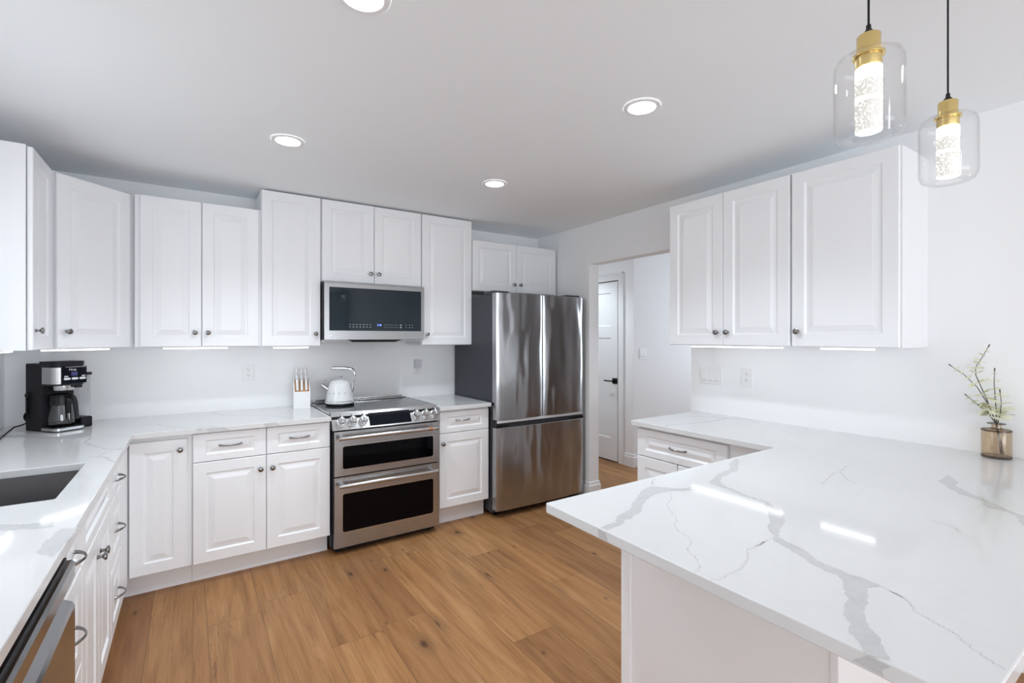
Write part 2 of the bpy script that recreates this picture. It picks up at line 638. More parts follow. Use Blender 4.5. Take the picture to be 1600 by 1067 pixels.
def wall_y(mb, x0, x1, y0, y1, holes, z1=ZC):
    """wall along x (thickness y0..y1) with holes (x0,x1,z0,z1) sorted by x."""
    x = x0
    for h0, h1, b0, b1 in holes:
        mb.box((x, y0, 0), (h0, y1, z1))
        if b0 > 0:
            mb.box((h0, y0, 0), (h1, y1, b0))
        mb.box((h0, y0, b1), (h1, y1, z1))
        x = h1
    mb.box((x, y0, 0), (x1, y1, z1))
    return mb


def wall_x(mb, x0, x1, y0, y1, holes, z1=ZC):
    y = y0
    for h0, h1, b0, b1 in holes:
        mb.box((x0, y, 0), (x1, h0, z1))
        if b0 > 0:
            mb.box((x0, h0, 0), (x1, h1, b0))
        mb.box((x0, h0, b1), (x1, h1, z1))
        y = h1
    mb.box((x0, y, 0), (x1, y1, z1))
    return mb


def build_floor():
    rnd = random.Random(11)
    w, x0 = 0.238, -0.172
    me = bpy.data.meshes.new('floor')
    vs, fs, uvs, tones = [], [], [], []
    joints = {4: 2.335, 6: 1.866, -1: 1.2, 0: 1.95, 2: 0.8, 3: 0.2, 5: 3.05, 7: 2.75, 8: 2.2, 9: 2.95}
    special = {(4, 1): (0.30, 0.95), (6, 0): (0.28, 0.5), (-1, 0): (0.18, 0.8), (-1, 1): (0.16, 0.8), (0, 1): (0.62, 0.1), (1, 0): (0.72, 0.3),
               (1, 1): (0.62, 0.5), (2, 0): (0.70, 0.2), (2, 1): (0.70, 0.2), (3, 1): (0.82, 0.1), (4, 0): (0.55, 0.4), (5, 0): (0.8, 0.2), (5, 1): (0.72, 0.2), (6, 1): (0.78, 0.15), (7, 0): (0.45, 0.4)}
    for i in range(-4, 28):
        a, b = x0 + i * w, x0 + (i + 1) * w
        j0 = joints.get(i, rnd.uniform(-1, 1))
        ys, k0 = [], math.floor((-4.2 - j0) / 2.1)
        for k in range(k0, k0 + 7):
            ys.append((j0 + 2.1 * k, k))
        for (y, k), (y2, _) in zip(ys[:-1], ys[1:]):
            lo, hi = max(y, -4.3), min(y2, 5.7)
            if hi <= lo:
                continue
            n = len(vs)
            vs += [(a, lo, 0), (b, lo, 0), (b, hi, 0), (a, hi, 0)]
            fs.append((n, n + 1, n + 2, n + 3))
            uvs.append(((0, lo), (w, lo), (w, hi), (0, hi)))
            r = (rnd.uniform(0.35, 0.9), rnd.random(), rnd.random())
            if (i, k + 1) in special:
                t, h = special[(i, k + 1)]
                r = (t, h, r[2])
            tones.append(r)
    n = len(vs)
    me.from_pydata(vs, [], fs)
    me.materials.append(M['oak'])
    me.color_attributes.new('tone', 'FLOAT_COLOR', 'CORNER')
    me.uv_layers.new(name='UVMap')
    lay, att = me.uv_layers['UVMap'], me.color_attributes['tone']
    for p, uv, t in zip(me.polygons, uvs, tones):
        for li, c in zip(p.loop_indices, uv):
            lay.data[li].uv = c
            att.data[li].color = (*t, 1)
    # hairline gaps between the boards
    bm = bmesh.new()
    bm.from_mesh(me)
    r = bmesh.ops.inset_individual(bm, faces=list(bm.faces), thickness=0.0012, depth=0.0)
    for f in r['faces']:
        f.material_index = 1
    bm.to_mesh(me)
    bm.free()
    M['gap'] = mat('board_gap', (0.10, 0.055, 0.03), 0.6)
    me.materials.append(M['gap'])
    o = bpy.data.objects.new('floor', me)
    COL.objects.link(o)
    o['kind'] = 'structure'


build_floor()
struct('ceiling', MB().box((-1.1, -4.3, ZC), (6.5, 5.7, ZC + 0.12)), 'ceiling')
WINS = dict(patio=(-0.45, 2.55, 0.06, 2.12), sink=(1.40, 2.70, 1.10, 2.12), dining=(-3.1, -0.9, 0.65, 2.12), hall=(1.2, 3.0, 0.75, 2.15))
struct('wall_back', MB().box((XL - 0.12, YB, 0), (XR + 0.115, YB + 0.12, ZC)), 'wall')
struct('wall_left', wall_x(MB(), XL - 0.12, XL, YR, YB, [WINS['dining'][:2] + WINS['dining'][2:], WINS['sink'][:2] + WINS['sink'][2:]]), 'wall')
struct('wall_right', wall_x(MB(), XR, XR + 0.115, YR, YB, [(2.126, 3.177, 0.0, 2.085)]), 'wall')
struct('wall_rear', wall_y(MB(), XL - 0.12, 6.32, YR - 0.12, YR, [(WINS['patio'][0], WINS['patio'][1], WINS['patio'][2], WINS['patio'][3])]), 'wall')
struct('wall_hall_door', wall_x(MB(), 4.055, 4.17, 3.656, 5.5, []), 'wall')
struct('wall_hall', MB().box((4.17, 3.656, 0), (6.32, 3.77, ZC)), 'wall')
struct('wall_hall_end', wall_x(MB(), 6.20, 6.32, YR, 3.656, [(WINS['hall'][0], WINS['hall'][1], WINS['hall'][2], WINS['hall'][3])]), 'wall')
struct('wall_hall_back', MB().box((XR + 0.115, 5.5, 0), (4.17, 5.62, ZC)), 'wall')
struct('wall_hall_left', MB().box((XR, YB + 0.12, 0), (XR + 0.115, 5.5, ZC)), 'wall')


def window(i, axis, plane, a0, a1, z0, z1, bars):
    """frame with mullions set in a wall hole, and one pane."""
    mb = MB()
    fw, d = 0.05, 0.06

    def bx(p0, p1, q0, q1):
        if axis == 'y':
            mb.box((p0, plane - d / 2, q0), (p1, plane + d / 2, q1))
        else:
            mb.box((plane - d / 2, p0, q0), (plane + d / 2, p1, q1))
    bx(a0, a1, z0, z0 + fw)
    bx(a0, a1, z1 - fw, z1)
    bx(a0, a0 + fw, z0 + fw, z1 - fw)
    bx(a1 - fw, a1, z0 + fw, z1 - fw)
    for k in range(1, bars):
        c = a0 + (a1 - a0) * k / bars
        bx(c - fw / 2, c + fw / 2, z0 + fw, z1 - fw)
    o = struct('window_%d' % i, mb, 'trim')
    g = MB()
    if axis == 'y':
        g.raw([(a0 + fw, plane, z0 + fw), (a1 - fw, plane, z0 + fw), (a1 - fw, plane, z1 - fw), (a0 + fw, plane, z1 - fw)], [(0, 1, 2, 3)])
    else:
        g.raw([(plane, a0 + fw, z0 + fw), (plane, a1 - fw, z0 + fw), (plane, a1 - fw, z1 - fw), (plane, a0 + fw, z1 - fw)], [(0, 1, 2, 3)])
    g.build('pane', 'pane', o)


window(1, 'x', XL - 0.06, *WINS['sink'], 2)
window(2, 'x', XL - 0.06, *WINS['dining'], 3)  # unseen dining window, added for its even daylight
window(3, 'y', YR - 0.06, *WINS['patio'], 2)
window(4, 'x', 6.26, *WINS['hall'], 2)


def baseboard(name, pts, h=0.142, t=0.015):
    """profiled skirting along a polyline of wall corners (x, y); the room is on its left."""
    prof = [(0.0, 0.0), (t, 0.0), (t, h - 0.035), (t - 0.005, h - 0.027), (t - 0.007, h - 0.006), (0.002, h), (0.0, h)]
    mb = MB()
    P = [Vector((x, y, 0)) for x, y in pts]
    nrm = []
    for i in range(len(P)):
        ns = []
        for a, b in ((i - 1, i), (i, i + 1)):
            if a < 0 or b >= len(P):
                continue
            d = (P[b] - P[a]).normalized()
            ns.append(Vector((-d.y, d.x, 0)))
        if len(ns) == 2:
            m_ = (ns[0] + ns[1])
            m_ = m_ / (1 + ns[0].dot(ns[1]))
        else:
            m_ = ns[0]
        nrm.append(m_)
    vs, fs = [], []
    n = len(prof)
    for p, m_ in zip(P, nrm):
        for o, z in prof:
            vs.append(tuple(p + m_ * o + Vector((0, 0, z))))
    for i in range(len(P) - 1):
        for k in range(n):
            k2 = (k + 1) % n
            fs.append((i * n + k, i * n + k2, (i + 1) * n + k2, (i + 1) * n + k))
    fs.append(list(range(n)))
    fs.append([(len(P) - 1) * n + k for k in range(n)][::-1])
    mb.raw(vs, fs)
    return struct(name, mb, 'trim')


baseboard('baseboard_right', [(XR + 0.115, 3.60), (XR + 0.115, 3.177), (XR, 3.177), (XR, 3.26)])
baseboard('baseboard_hall', [(6.0, 3.656), (4.055, 3.656), (4.055, 3.790)])
baseboard('baseboard_rear', [(2.62, YR), (XR, YR), (XR, 0.16)])

# interior door in the hall: slab with three flat recessed panels, casing, black lever
DX = 4.055
dr = MB()
dz0, dz1, dy0, dy1 = 0.012, 2.075, 3.885, 4.645
px0, px1 = 0.105, 0.655
panels = [(px0, px1, 1.565, 1.950), (px0, px1, 0.268, 1.430)]
T = TL(DX - 0.012, dy1, 0) @ RZ(-90)          # local x runs toward the camera along -y, local -y faces -x
dr.T = T
xs = [0, px0, px1, dy1 - dy0]
zs = [dz0, 0.268, 1.430, 1.565, 1.950, dz1]
for a in range(3):
    for c in range(5):
        if a == 1 and c in (1, 3):
            x0, x1, z0, z1 = xs[a], xs[a + 1], zs[c], zs[c + 1]
            s, d = 0.008, 0.009
            vs = [(x0, 0, z0), (x1, 0, z0), (x1, 0, z1), (x0, 0, z1), (x0 + s, d, z0 + s), (x1 - s, d, z0 + s), (x1 - s, d, z1 - s), (x0 + s, d, z1 - s)]
            dr.raw(vs, [(0, 1, 5, 4), (1, 2, 6, 5), (2, 3, 7, 6), (3, 0, 4, 7), (4, 5, 6, 7)])
        else:
            dr.raw([(xs[a], 0, zs[c]), (xs[a + 1], 0, zs[c]), (xs[a + 1], 0, zs[c + 1]), (xs[a], 0, zs[c + 1])], [(0, 1, 2, 3)])
dr.T = Matrix()
dr.box((DX - 0.0025, dy0, dz0), (DX - 0.0005, dy1, dz1))
door = struct('door_1', dr, 'trim', recalc=False)
hd = MB()
hy = 3.925
hd.box((DX - 0.024, hy - 0.032, 0.90), (DX - 0.012, hy + 0.032, 0.965), 0.003)
hd.cyl((DX - 0.024, hy, 0.932), (DX - 0.062, hy, 0.932), 0.010)
hd.box((DX - 0.070, hy - 0.010, 0.925), (DX - 0.054, hy + 0.125, 0.940), 0.003)
hd.build('door_handle', 'black', door)
MB().box((DX - 0.0135, 3.8845, 0.90), (DX - 0.0125, 3.8925, 0.965)).build('latch_plate', 'nickel', door)
MB().box((DX - 0.0100, dy0, 0.0005), (DX - 0.0005, dy1, dz0)).build('door_gap_shade', 'slot', door)  # dark strip standing in for the shade under the door
MB().box((DX - 0.0130, dy0, dz1 - 0.001), (DX - 0.0010, dy1, dz1 + 0.009)).build('door_gap_shade', 'slot', door)  # same dark strip for the shade along the door's top
cs = MB()
for y0, y1, z0, z1 in ((3.790, 3.875, 0.0, 2.170), (4.655, 4.740, 0.0, 2.170), (3.875, 4.655, 2.085, 2.170)):
    cs.box((DX - 0.014, y0, z0), (DX, y1, z1), 0.003)
cs.box((DX - 0.021, 3.790, 0.0), (DX - 0.012, 3.806, 2.170), 0.002)
cs.box((DX - 0.021, 3.790, 2.154), (DX - 0.012, 4.740, 2.170), 0.002)
struct('trim_1', cs, 'trim')


# ------------------------------------------------------------------ cabinets
def knob_mesh(parent, x, z, y=0.0):
    """mushroom knob standing out toward -y."""
    mb = MB()
    prof = [(0.0085, 0.0), (0.0085, 0.002), (0.0060, 0.004), (0.0050, 0.010), (0.0062, 0.015), (0.0125, 0.019), (0.0152, 0.023), (0.0148, 0.0265), (0.0100, 0.0290), (0.0, 0.0300)]
    mb.lathe(prof, 24, TL(x, y, z) @ RX(90))
    return mb.build('knob', 'nickel', parent)


def pull_mesh(parent, x, z, y=0.0, L=0.112, out=0.030):
    """slender bow pull."""
    mb = MB()
    pts, r = [], []
    for i in range(17):
        t = i / 16.0
        a = (t - 0.5) * L
        pts.append((x + a, y - 0.003 - out * math.sin(PI * t) ** 0.72, z))
        r.append(0.0046 - 0.0016 * math.sin(PI * t))
    mb.tube(pts, r, 10, flat=1.25)
    for s in (-1, 1):
        mb.cyl((x + s * L / 2, y, z), (x + s * L / 2, y - 0.006, z), 0.0062, 0.0050, 12)
    return mb.build('handle', 'nickel', parent)


def front(root, kind, x0, x1, z0, z1, hw=None, name=None):
    mb = MB()
    if kind == 'door':
        mb.raised(x0, x1, z0, z1)
        o = mb.build('door', 'cab', root, recalc=False)
    else:
        h = z1 - z0
        iz = 0.040 if h < 0.2 else 0.058
        mb.raised(x0, x1, z0, z1, 0.062 if x1 - x0 > 0.3 else 0.055, iz, 0.036)
        o = mb.build('drawer' if kind == 'drawer' else 'false_front', 'cab', root, recalc=False)
    if hw:
        if hw[0] == 'k':
            knob_mesh(o, hw[1], hw[2])
        else:
            pull_mesh(o, hw[1], hw[2])
    return o


def cabinet(name, label, cat, loc, rz, W, zb, zt, depth, fronts, kick=0.0, kick_rec=0.092, group=None, x_in=0.0, body=None):
    """local frame: x to the right along the face, -y out of the face, z up; door faces lie at y = 0."""
    root = thing(name, label, cat, loc, rz, group)
    mb = MB()
    if body:
        mb.prism(body, 2, zb, zt)
    else:
        mb.box((x_in, 0.0225, zb), (W - x_in, depth, zt), 0.0012, 1)
    mb.build('body', 'cab', root)
    if kick:
        MB().box((x_in, kick_rec, 0.0), (W - x_in, kick_rec + 0.016, zb)).build('toe_kick', 'cab', root)
    for f in fronts:
        front(root, *f)
    return root


WC, BC = 'wall cabinet', 'base cabinet'
UY = 3.61           # door faces of the wall cabinets on the back wall
ZU0, ZU1 = 1.372, 2.288

# left wall and the corner
cabinet('wall_cabinet', 'narrow white wall cabinet on left wall, nearest the sink, seen from its side', WC, (-0.588, 2.965, 0), 90, 0.372, ZU0, ZU1, 0.312,
        [('door', 0.012, 0.352, ZU0 + 0.002, ZU1 - 0.006, ('k', 0.050, 1.462))])
s2 = math.sqrt(0.5)
diag = cabinet('wall_cabinet', 'white diagonal corner wall cabinet above the coffee maker', WC, (-0.5885, 3.3395, 0), 45, 0.4313, ZU0, ZU1, 0.3,
               [('door', 0.020, 0.408, ZU0 + 0.002, ZU1 - 0.006, ('k', 0.064, 1.462))],
               body=[(-0.0225, 0.0225), (0.4530, 0.0225), (0.6295, 0.2145), (0.2165, 0.6395), (-0.2120, 0.2190)])
cabinet('wall_cabinet', 'short white two-door wall cabinet between the corner and the tall cabinets', WC, (-0.281, UY, 0), 0, 0.671, ZU0, ZU1, 0.34,
        [('door', 0.026, 0.334, ZU0 + 0.002, ZU1 - 0.003, ('k', 0.300, 1.462)), ('door', 0.338, 0.655, ZU0 + 0.002, ZU1 - 0.003, ('k', 0.370, 1.462))])
ZT = 2.428
cabinet('wall_cabinet', 'tall white single-door wall cabinet left of the microwave, touching the ceiling', WC, (0.390, UY, 0), 0, 0.382, ZU0 - 0.003, ZT, 0.34,
        [('door', 0.003, 0.377, ZU0, ZT - 0.003, ('k', 0.343, 1.458))])
cabinet('wall_cabinet', 'white two-door wall cabinet directly over the microwave', WC, (0.773, UY, 0), 0, 0.767, 1.832, ZT, 0.34,
        [('door', 0.006, 0.381, 1.836, ZT - 0.003, ('k', 0.352, 1.910)), ('door', 0.385, 0.761, 1.836, ZT - 0.003, ('k', 0.414, 1.910))])
cabinet('wall_cabinet', 'tall white single-door wall cabinet between the microwave and the refrigerator', WC, (1.541, UY, 0), 0, 0.462, ZU0 - 0.003, ZT, 0.34,
        [('door', 0.003, 0.456, ZU0, ZT - 0.003, ('k', 0.042, 1.458))])
cabinet('wall_cabinet', 'small white two-door wall cabinet above the refrigerator', WC, (2.004, UY, 0), 0, 0.930, 1.832, 2.276, 0.34,
        [('door', 0.004, 0.458, 1.836, 2.272, ('k', 0.427, 1.908)), ('door', 0.462, 0.915, 1.836, 2.272, ('k', 0.494, 1.908))])
# right wall
ZR0, ZR1 = 1.383, 2.290
cabinet('wall_cabinet', 'white two-door wall cabinet on right wall beside the hall opening', WC, (2.610, 2.048, 0), -90, 0.767, ZR0, ZR1, 0.34,
        [('door', 0.003, 0.380, ZR0 + 0.002, ZR1 - 0.003, ('k', 0.348, 1.462)), ('door', 0.383, 0.763, ZR0 + 0.002, ZR1 - 0.003, ('k', 0.414, 1.462))])
cabinet('wall_cabinet', 'wide white single-door wall cabinet on right wall, nearest the pendant lamps', WC, (2.610, 1.279, 0), -90, 0.469, ZR0, ZR1, 0.34,
        [('door', 0.004, 0.463, ZR0 + 0.002, ZR1 - 0.003, ('k', 0.036, 1.462))])

# base cabinets, back wall
BY = 3.29
ZB, ZTOP = 0.125, 0.882
D = 0.655
cabinet('base_cabinet', 'white corner base cabinet with one narrow tall door, under the worktop bend', BC, (-0.330, BY, 0), 0, 0.333, ZB, ZTOP, D,
        [('door', 0.051, 0.309, ZB + 0.006, 0.858, ('k', 0.277, 0.800))], kick=1)
cabinet('base_cabinet', 'white base cabinet with two drawers and two doors, left of the range', BC, (0.004, BY, 0), 0, 0.757, ZB, ZTOP, D,
        [('drawer', 0.004, 0.378, 0.713, 0.876, ('p', 0.190, 0.799)), ('drawer', 0.382, 0.755, 0.713, 0.876, ('p', 0.568, 0.799)),
         ('door', 0.004, 0.378, ZB + 0.004, 0.709, ('k', 0.347, 0.630)), ('door', 0.382, 0.755, ZB + 0.004, 0.709, ('k', 0.413, 0.630))], kick=1)
cabinet('base_cabinet', 'white base cabinet with one drawer and one door, between range and refrigerator', BC, (1.540, BY, 0), 0, 0.440, 0.140, ZTOP, D,
        [('drawer', 0.006, 0.434, 0.708, 0.868, ('p', 0.200, 0.799)), ('door', 0.006, 0.434, 0.145, 0.704, ('k', 0.030, 0.632))], kick=1)

# base cabinets, left wall (faces look toward +x)
LX = -0.285
DL = 0.612
cabinet('base_cabinet', 'white three-drawer base cabinet between the sink and the corner', BC, (LX, 2.662, 0), 90, 0.6275, ZB - 0.015, ZTOP, DL,
        [('drawer', 0.004, 0.345, 0.720, 0.870, ('p', 0.172, 0.790)), ('drawer', 0.004, 0.345, 0.420, 0.715, ('p', 0.172, 0.562)), ('drawer', 0.004, 0.345, 0.115, 0.415, ('p', 0.172, 0.262))], kick=1)
bank = [o for o in COL.objects if o.get('label', '').startswith('white three-drawer base')][0]
MB().box((0.349, 0.0005, 0.112), (0.6270, 0.0224, 0.872)).build('filler_strip', 'cab', bank)
cabinet('base_cabinet', 'white base cabinet with a false drawer front and two doors under the sink', BC, (LX, 2.000, 0), 90, 0.660, ZB - 0.015, 0.60, DL,
        [('false', 0.004, 0.656, 0.720, 0.870, None), ('door', 0.004, 0.328, 0.115, 0.715, ('k', 0.298, 0.628)), ('door', 0.332, 0.656, 0.115, 0.715, ('k', 0.362, 0.628))], kick=1)
cabinet('base_cabinet', 'narrow white three-drawer base cabinet between sink doors and dishwasher', BC, (LX, 1.662, 0), 90, 0.337, ZB - 0.015, ZTOP, DL,
        [('drawer', 0.004, 0.333, 0.720, 0.870, ('p', 0.168, 0.800)), ('drawer', 0.004, 0.333, 0.420, 0.715, ('p', 0.168, 0.577)), ('drawer', 0.004, 0.333, 0.115, 0.415, ('p', 0.168, 0.262))], kick=1)
# rails that carry the sink front above the open sink base
sinkbase = [o for o in COL.objects if o.get('label', '').startswith('white base cabinet with a false')][0]
MB().box((0.0, 0.0225, 0.60), (0.66, 0.045, ZTOP)).build('front_rail', 'cab', sinkbase)
cabinet('base_cabinet', 'white base cabinet past the dishwasher at the near end of left worktop', BC, (LX, 0.30, 0), 90, 0.745, ZB - 0.015, ZTOP, DL,
        [('drawer', 0.004, 0.741, 0.720, 0.870, ('p', 0.372, 0.800)), ('door', 0.004, 0.370, 0.115, 0.715, ('k', 0.34, 0.628)), ('door', 0.374, 0.741, 0.115, 0.715, ('k', 0.404, 0.628))], kick=1)

# base cabinets, right wall and peninsula
cabinet('base_cabinet', 'white base cabinet with wide drawer over two doors beside the hall opening', BC, (2.320, 2.068, 0), -90, 0.910, ZB, ZTOP, 0.63,
        [('drawer', 0.006, 0.612, 0.702, 0.868, ('p', 0.307, 0.786)), ('door', 0.006, 0.300, ZB + 0.004, 0.697, ('k', 0.27, 0.62)), ('door', 0.306, 0.612, ZB + 0.004, 0.697, ('k', 0.336, 0.62))], kick=1)
pen = cabinet('base_cabinet', 'white peninsula base cabinet with plain end panel under the large worktop', BC, (2.298, 1.155, 0), 180, 1.062, ZB, ZTOP, 0.635,
              [('drawer', 0.06, 0.545, 0.713, 0.870, ('p', 0.30, 0.79)), ('drawer', 0.549, 1.034, 0.713, 0.870, ('p', 0.79, 0.79)),
               ('door', 0.06, 0.545, ZB + 0.004, 0.709, ('k', 0.51, 0.62)), ('door', 0.549, 1.034, ZB + 0.004, 0.709, ('k', 0.585, 0.62))], kick=1)
# end panel (facing the kitchen aisle) with a corner stile, and the back panel under the seating overhang
ep = MB()
ep.box((1.0625, 0.010, 0.0), (1.0665, 0.658, 0.8835))
ep.box((1.0625, -0.004, 0.0), (1.0745, 0.036, 0.8835), 0.001, 1)
ep.box((1.0625, 0.641, 0.0), (1.0705, 0.6585, 0.8835), 0.001, 1)
ep.build('end_panel', 'cab', pen)
MB().box((-0.648, 0.6365, 0.0), (1.0620, 0.6580, 0.8835)).build('back_panel', 'cab', pen)


# ------------------------------------------------------------------ worktops
# vein outlines on the slabs, metres
RIB = {'A': ([(0.922, 0.9538), (0.9538, 0.9567), (0.9852, 0.9565), (1.0215, 0.9842), (1.0616, 0.994), (1.0968, 1.0039), (1.1412, 1.0346), (1.1938, 1.0641), (1.2504, 1.0958), (1.281, 1.1121), (1.3308, 1.117), (1.3433, 1.0983), (1.3647, 1.0751), (1.3888, 1.0463), (1.4106, 1.0355), (1.4399, 1.0377), (1.4707, 1.0366)], [(0.9274, 0.9267), (0.9635, 0.93), (0.9938, 0.9341), (1.0242, 0.9517), (1.0421, 0.9484), (1.0647, 0.9598), (1.1071, 0.9683), (1.1605, 1.0113), (1.2041, 1.0297), (1.2436, 1.0477), (1.2878, 1.053), (1.3212, 1.0485), (1.336, 1.0446), (1.3707, 1.0251), (1.4037, 1.0116), (1.4316, 1.0053), (1.4424, 0.998)]), 'B0': ([(1.9262, 1.1724), (1.8229, 1.1387), (1.7625, 1.0928), (1.6521, 1.0788), (1.5926, 1.0515), (1.5304, 1.0369), (1.5241, 0.9879), (1.498, 0.895), (1.4931, 0.8099), (1.4338, 0.769)], [(1.9355, 1.1565), (1.8571, 1.1158), (1.7618, 1.0605), (1.7003, 1.0542), (1.6271, 1.043), (1.5703, 1.0103), (1.5463, 0.9731), (1.5137, 0.8845), (1.5031, 0.8032), (1.4534, 0.7369)]), 'B1': ([(1.4232, 0.7634), (1.41, 0.7535), (1.3462, 0.7166), (1.3055, 0.7028), (1.2795, 0.6812), (1.259, 0.6578), (1.234, 0.6496), (1.223, 0.6294), (1.2087, 0.5901), (1.1957, 0.562), (1.1797, 0.5378), (1.1707, 0.5215), (1.1665, 0.4923), (1.1674, 0.4737), (1.1528, 0.4587), (1.1203, 0.4449), (1.1092, 0.4387), (1.0983, 0.4327), (1.082, 0.422), (1.0337, 0.4097), (1.0072, 0.4007), (0.9897, 0.38), (0.9591, 0.3749), (0.9478, 0.3581), (0.9293, 0.3427), (0.9173, 0.3302)], [(1.4484, 0.7371), (1.4373, 0.726), (1.3819, 0.6928), (1.3225, 0.6756), (1.287, 0.6611), (1.2643, 0.647), (1.2526, 0.6232), (1.2464, 0.5971), (1.2394, 0.5759), (1.2261, 0.5568), (1.2073, 0.5337), (1.2024, 0.5114), (1.1989, 0.4865), (1.1944, 0.4659), (1.2, 0.4444), (1.1943, 0.4213), (1.158, 0.4152), (1.1285, 0.4038), (1.0998, 0.3935), (1.0634, 0.3859), (1.0181, 0.368), (0.9961, 0.3485), (0.972, 0.3263), (0.9498, 0.3143), (0.9244, 0.2977)]), 'B2': ([(1.2, 0.4444), (1.1943, 0.4213), (1.1954, 0.4063)], [(1.1571, 0.4148), (1.169, 0.4123), (1.1893, 0.4034)]), 'C': ([(2.2314, 0.5838), (2.3653, 0.5895), (2.2783, 0.5404), (2.2105, 0.5331), (2.1852, 0.5054), (2.1266, 0.4611), (2.0995, 0.4259), (2.0533, 0.3887), (2.0342, 0.3671), (2.0083, 0.3434), (2.0118, 0.3331)], [(2.2261, 0.5812), (2.2169, 0.5754), (2.18, 0.5478), (2.1472, 0.5308), (2.1319, 0.5141), (2.1057, 0.4953), (2.094, 0.468), (2.0702, 0.4314), (2.0367, 0.4263), (2.0113, 0.408), (2.0098, 0.3751), (1.9907, 0.3472), (1.9526, 0.3339), (1.9124, 0.3238), (1.8952, 0.3138)]), 'L4': ([(-0.4395, 1.889), (-0.3954, 1.8596), (-0.354, 1.8443), (-0.3209, 1.8348)], [(-0.4253, 1.8279), (-0.3845, 1.8084), (-0.3433, 1.7887), (-0.312, 1.7836)]), 'L5': ([(-0.2923, 1.7585), (-0.3006, 1.7294), (-0.2983, 1.7056), (-0.3092, 1.6566), (-0.3097, 1.6047), (-0.3045, 1.5734)], [(-0.2584, 1.7398), (-0.2579, 1.686), (-0.2628, 1.6462), (-0.265, 1.5939), (-0.269, 1.5377), (-0.2821, 1.5554)])}
THIN = {'t1': [(1.4122, 1.1721), (1.3661, 1.1466), (1.3393, 1.1178)], 't2': [(1.3292, 1.0432), (1.2839, 0.9928), (1.2223, 0.97), (1.1803, 0.9194), (1.1501, 0.8762), (1.1057, 0.8471), (1.0781, 0.8183), (1.0697, 0.7795), (1.0457, 0.7536), (1.0025, 0.7332), (0.9803, 0.6961), (0.9586, 0.6706), (0.9435, 0.6589), (0.9237, 0.6511)], 't3': [(0.9188, 0.615), (0.9413, 0.6049), (0.9745, 0.6102), (0.9948, 0.607), (1.0257, 0.6076), (1.0575, 0.6195), (1.0976, 0.6335), (1.1066, 0.6458), (1.1306, 0.655), (1.1574, 0.6533), (1.1821, 0.65), (1.2097, 0.6554), (1.1614, 0.6539), (1.174, 0.6488), (1.2062, 0.6543), (1.2308, 0.6552), (1.2419, 0.6513)], 't4': [(1.193, 0.4055), (1.186, 0.3851), (1.1805, 0.369), (1.1726, 0.3573), (1.1838, 0.3844), (1.1805, 0.369), (1.1715, 0.3539), (1.1524, 0.3421), (1.1317, 0.3287), (1.1237, 0.3082), (1.1178, 0.2943), (1.1121, 0.281), (1.1088, 0.2698), (1.0985, 0.2573), (1.0785, 0.2371), (1.0635, 0.2156), (1.0508, 0.1947)], 't5': [(1.8377, 0.7958), (1.9625, 0.8238), (2.0302, 0.839), (2.0734, 0.8337), (2.1582, 0.8508), (2.2002, 0.8571)], 't6': [(2.0734, 0.8337), (1.9883, 0.7776), (1.9519, 0.7395)], 't7': [(1.7365, 0.4745), (1.7342, 0.4501), (1.7281, 0.4185), (1.6963, 0.399)]}
WID = {'l1': ([(-0.4301, 3.271), (-0.4359, 3.125), (-0.3844, 3.0029), (-0.3301, 2.8956), (-0.2624, 2.8388)], 0.012), 'l2': ([(-0.3691, 2.7592), (-0.337, 2.7317), (-0.3182, 2.8202), (-0.2658, 2.8759)], 0.008), 'l3': ([(-0.3365, 2.7273), (-0.3063, 2.6871), (-0.2659, 2.5738)], 0.014), 'l4': ([(-0.4044, 3.3732), (-0.3317, 3.2489), (-0.2606, 3.2014)], 0.006), 'b1': ([(-0.3716, 3.6395), (-0.168, 3.56), (-0.1072, 3.4082), (0.0352, 3.2601)], 0.012), 'b2': ([(0.0256, 3.1984), (0.0491, 3.2682), (0.1201, 3.2926)], 0.02), 'r1': ([(2.2886, 1.8253), (2.3452, 1.8428), (2.5425, 1.7876), (2.7152, 1.773), (2.8641, 1.8024), (2.9267, 1.7166), (2.8559, 1.5783)], 0.016), 'r2': ([(2.6186, 2.0576), (2.7596, 1.9402), (2.8607, 1.827)], 0.012)}



def resample(p, n):
    p = [Vector((x, y, 0)) for x, y in p]
    d = [0.0]
    for a, b in zip(p[:-1], p[1:]):
        d.append(d[-1] + (b - a).length)
    out, j = [], 0
    for i in range(n):
        t = d[-1] * i / (n - 1)
        while j < len(d) - 2 and d[j + 1] < t:
            j += 1
        k = (t - d[j]) / max(d[j + 1] - d[j], 1e-9)
        out.append(p[j].lerp(p[j + 1], min(max(k, 0), 1)))
    return out


